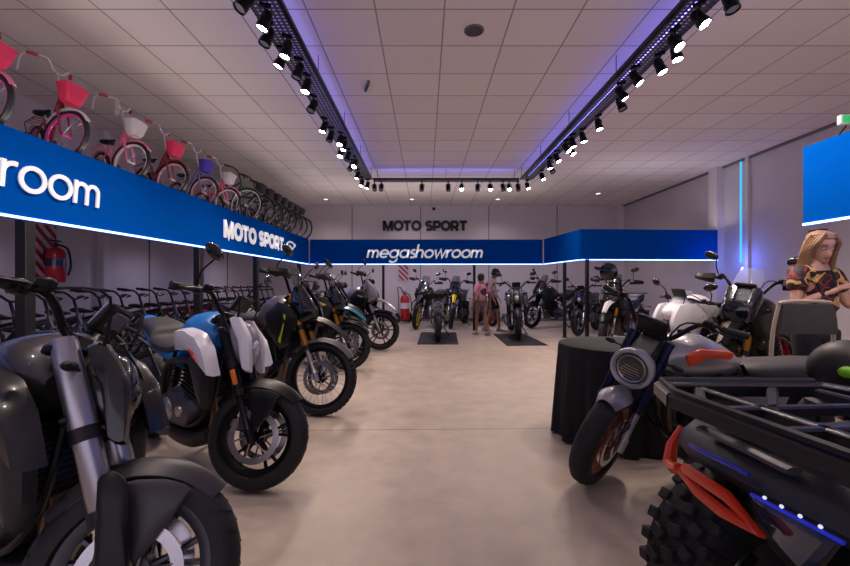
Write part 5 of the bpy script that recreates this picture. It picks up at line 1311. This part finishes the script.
def floral():
    m = bpy.data.materials.new('floral_fabric'); m.use_nodes = True; nt = m.node_tree; b = nt.nodes['Principled BSDF']; N = nt.nodes.new; L = nt.links.new
    tc = N('ShaderNodeTexCoord'); nz = N('ShaderNodeTexNoise'); nz.inputs['Scale'].default_value = 9; nz.inputs['Detail'].default_value = 1.5; nz.inputs['Distortion'].default_value = .6; L(tc.outputs['Object'], nz.inputs['Vector'])
    cr = N('ShaderNodeValToRGB'); cr.color_ramp.interpolation = 'CONSTANT'; e = cr.color_ramp.elements; e[0].color = (*hx('121014'), 1); e[1].position = .53; e[1].color = (*hx('c79a52'), 1)
    x = e.new(.60); x.color = (*hx('e0bf86'), 1); x = e.new(.645); x.color = (*hx('17131a'), 1); x = e.new(.40); x.color = (*hx('8e2028'), 1); x = e.new(.43); x.color = (*hx('121014'), 1); e[0].color = (*hx('121014'), 1)
    L(nz.outputs['Fac'], cr.inputs['Fac']); L(cr.outputs['Color'], b.inputs['Base Color']); b.inputs['Roughness'].default_value = .7; return m
def pinkprint():
    m = bpy.data.materials.new('pink_print_fabric'); m.use_nodes = True; nt = m.node_tree; b = nt.nodes['Principled BSDF']; N = nt.nodes.new; L = nt.links.new
    tc = N('ShaderNodeTexCoord'); nz = N('ShaderNodeTexNoise'); nz.inputs['Scale'].default_value = 16; L(tc.outputs['Object'], nz.inputs['Vector'])
    gr = N('ShaderNodeTexGradient'); gr.gradient_type = 'SPHERICAL'; mp = N('ShaderNodeMapping'); mp.inputs['Location'].default_value = (.9, 0, -8.1); mp.inputs['Scale'].default_value = (7, 7, 7.8); L(tc.outputs['Object'], mp.inputs['Vector']); L(mp.outputs['Vector'], gr.inputs['Vector'])
    mu = N('ShaderNodeMath'); mu.operation = 'MULTIPLY'; L(nz.outputs['Fac'], mu.inputs[0]); L(gr.outputs['Fac'], mu.inputs[1])
    cr = N('ShaderNodeValToRGB'); cr.color_ramp.interpolation = 'CONSTANT'; e = cr.color_ramp.elements; e[0].color = (*hx('f4b4c4'), 1); e[1].position = .16; e[1].color = (*hx('5d3a52'), 1)
    L(mu.outputs['Value'], cr.inputs['Fac']); L(cr.outputs['Color'], b.inputs['Base Color']); b.inputs['Roughness'].default_value = .8; return m
SK = pm('skin', 'd0a088', .5, bump=(90, .05)); SK2 = pm('skin_tan', 'a87560', .55)
BLOND = pm('blond_hair', '8f6c4a', .5, bump=(70, .4)); DKH = pm('dark_hair', '3a2a24', .6, bump=(70, .4))
person('woman with long blond hair and dark floral blouse behind the cream framed chair', (2.96, 3.11), -80, 1.63,
       dict(ell=(.05, .25, 1.12), wrl=(.2, .34, 1.2), elr=(.04, -.24, 1.13), wrr=(.13, .0, 1.25), knl=(.02, .09, .5), knr=(.02, -.09, .5), anl=(0, .1, .08), anr=(0, -.1, .08)),
       SK, floral(), pm('dark_trousers', '1c1b22', .8), BLOND, .22, BLK, head_turn=-14, head_tilt=14, shorts=False, fem=True, sleeve=.62)
person('child in a pink printed shirt and grey shorts walking away', (1.36, 9.86), 118, 1.47,
       dict(ell=(-.03, .25, 1.1), wrl=(.03, .26, .86), elr=(-.06, -.25, 1.1), wrr=(-.04, -.27, .86), knl=(.1, .09, .52), knr=(-.05, -.09, .5), anl=(.1, .1, .08), anr=(-.2, -.09, .1)),
       SK2, pinkprint(), pm('grey_shorts', '8a7673', .8), DKH, 0, pm('shoe_pale', 'a89a98', .6), sleeve=.8)
person('person in a cream shirt, black shorts and dark cap looking down beside the child', (1.74, 10.55), -20, 1.62,
       dict(ell=(-.02, .25, 1.12), wrl=(.12, .24, .9), elr=(-.04, -.25, 1.12), wrr=(.08, -.26, .88), knl=(.14, .09, .52), knr=(-.04, -.09, .5), anl=(.16, .1, .08), anr=(-.2, -.09, .1), headtop=(.07, 0, 1.57), headc=(.05, 0, 1.54)),
       SK2, pm('cream_shirt', 'e2cdbf', .8), pm('black_shorts', '19171c', .8), DKH, 0, pm('shoe_grey', '8d8684', .6), head_tilt=28, cap=pm('cap_navy', '1d2030', .7), sleeve=.85)
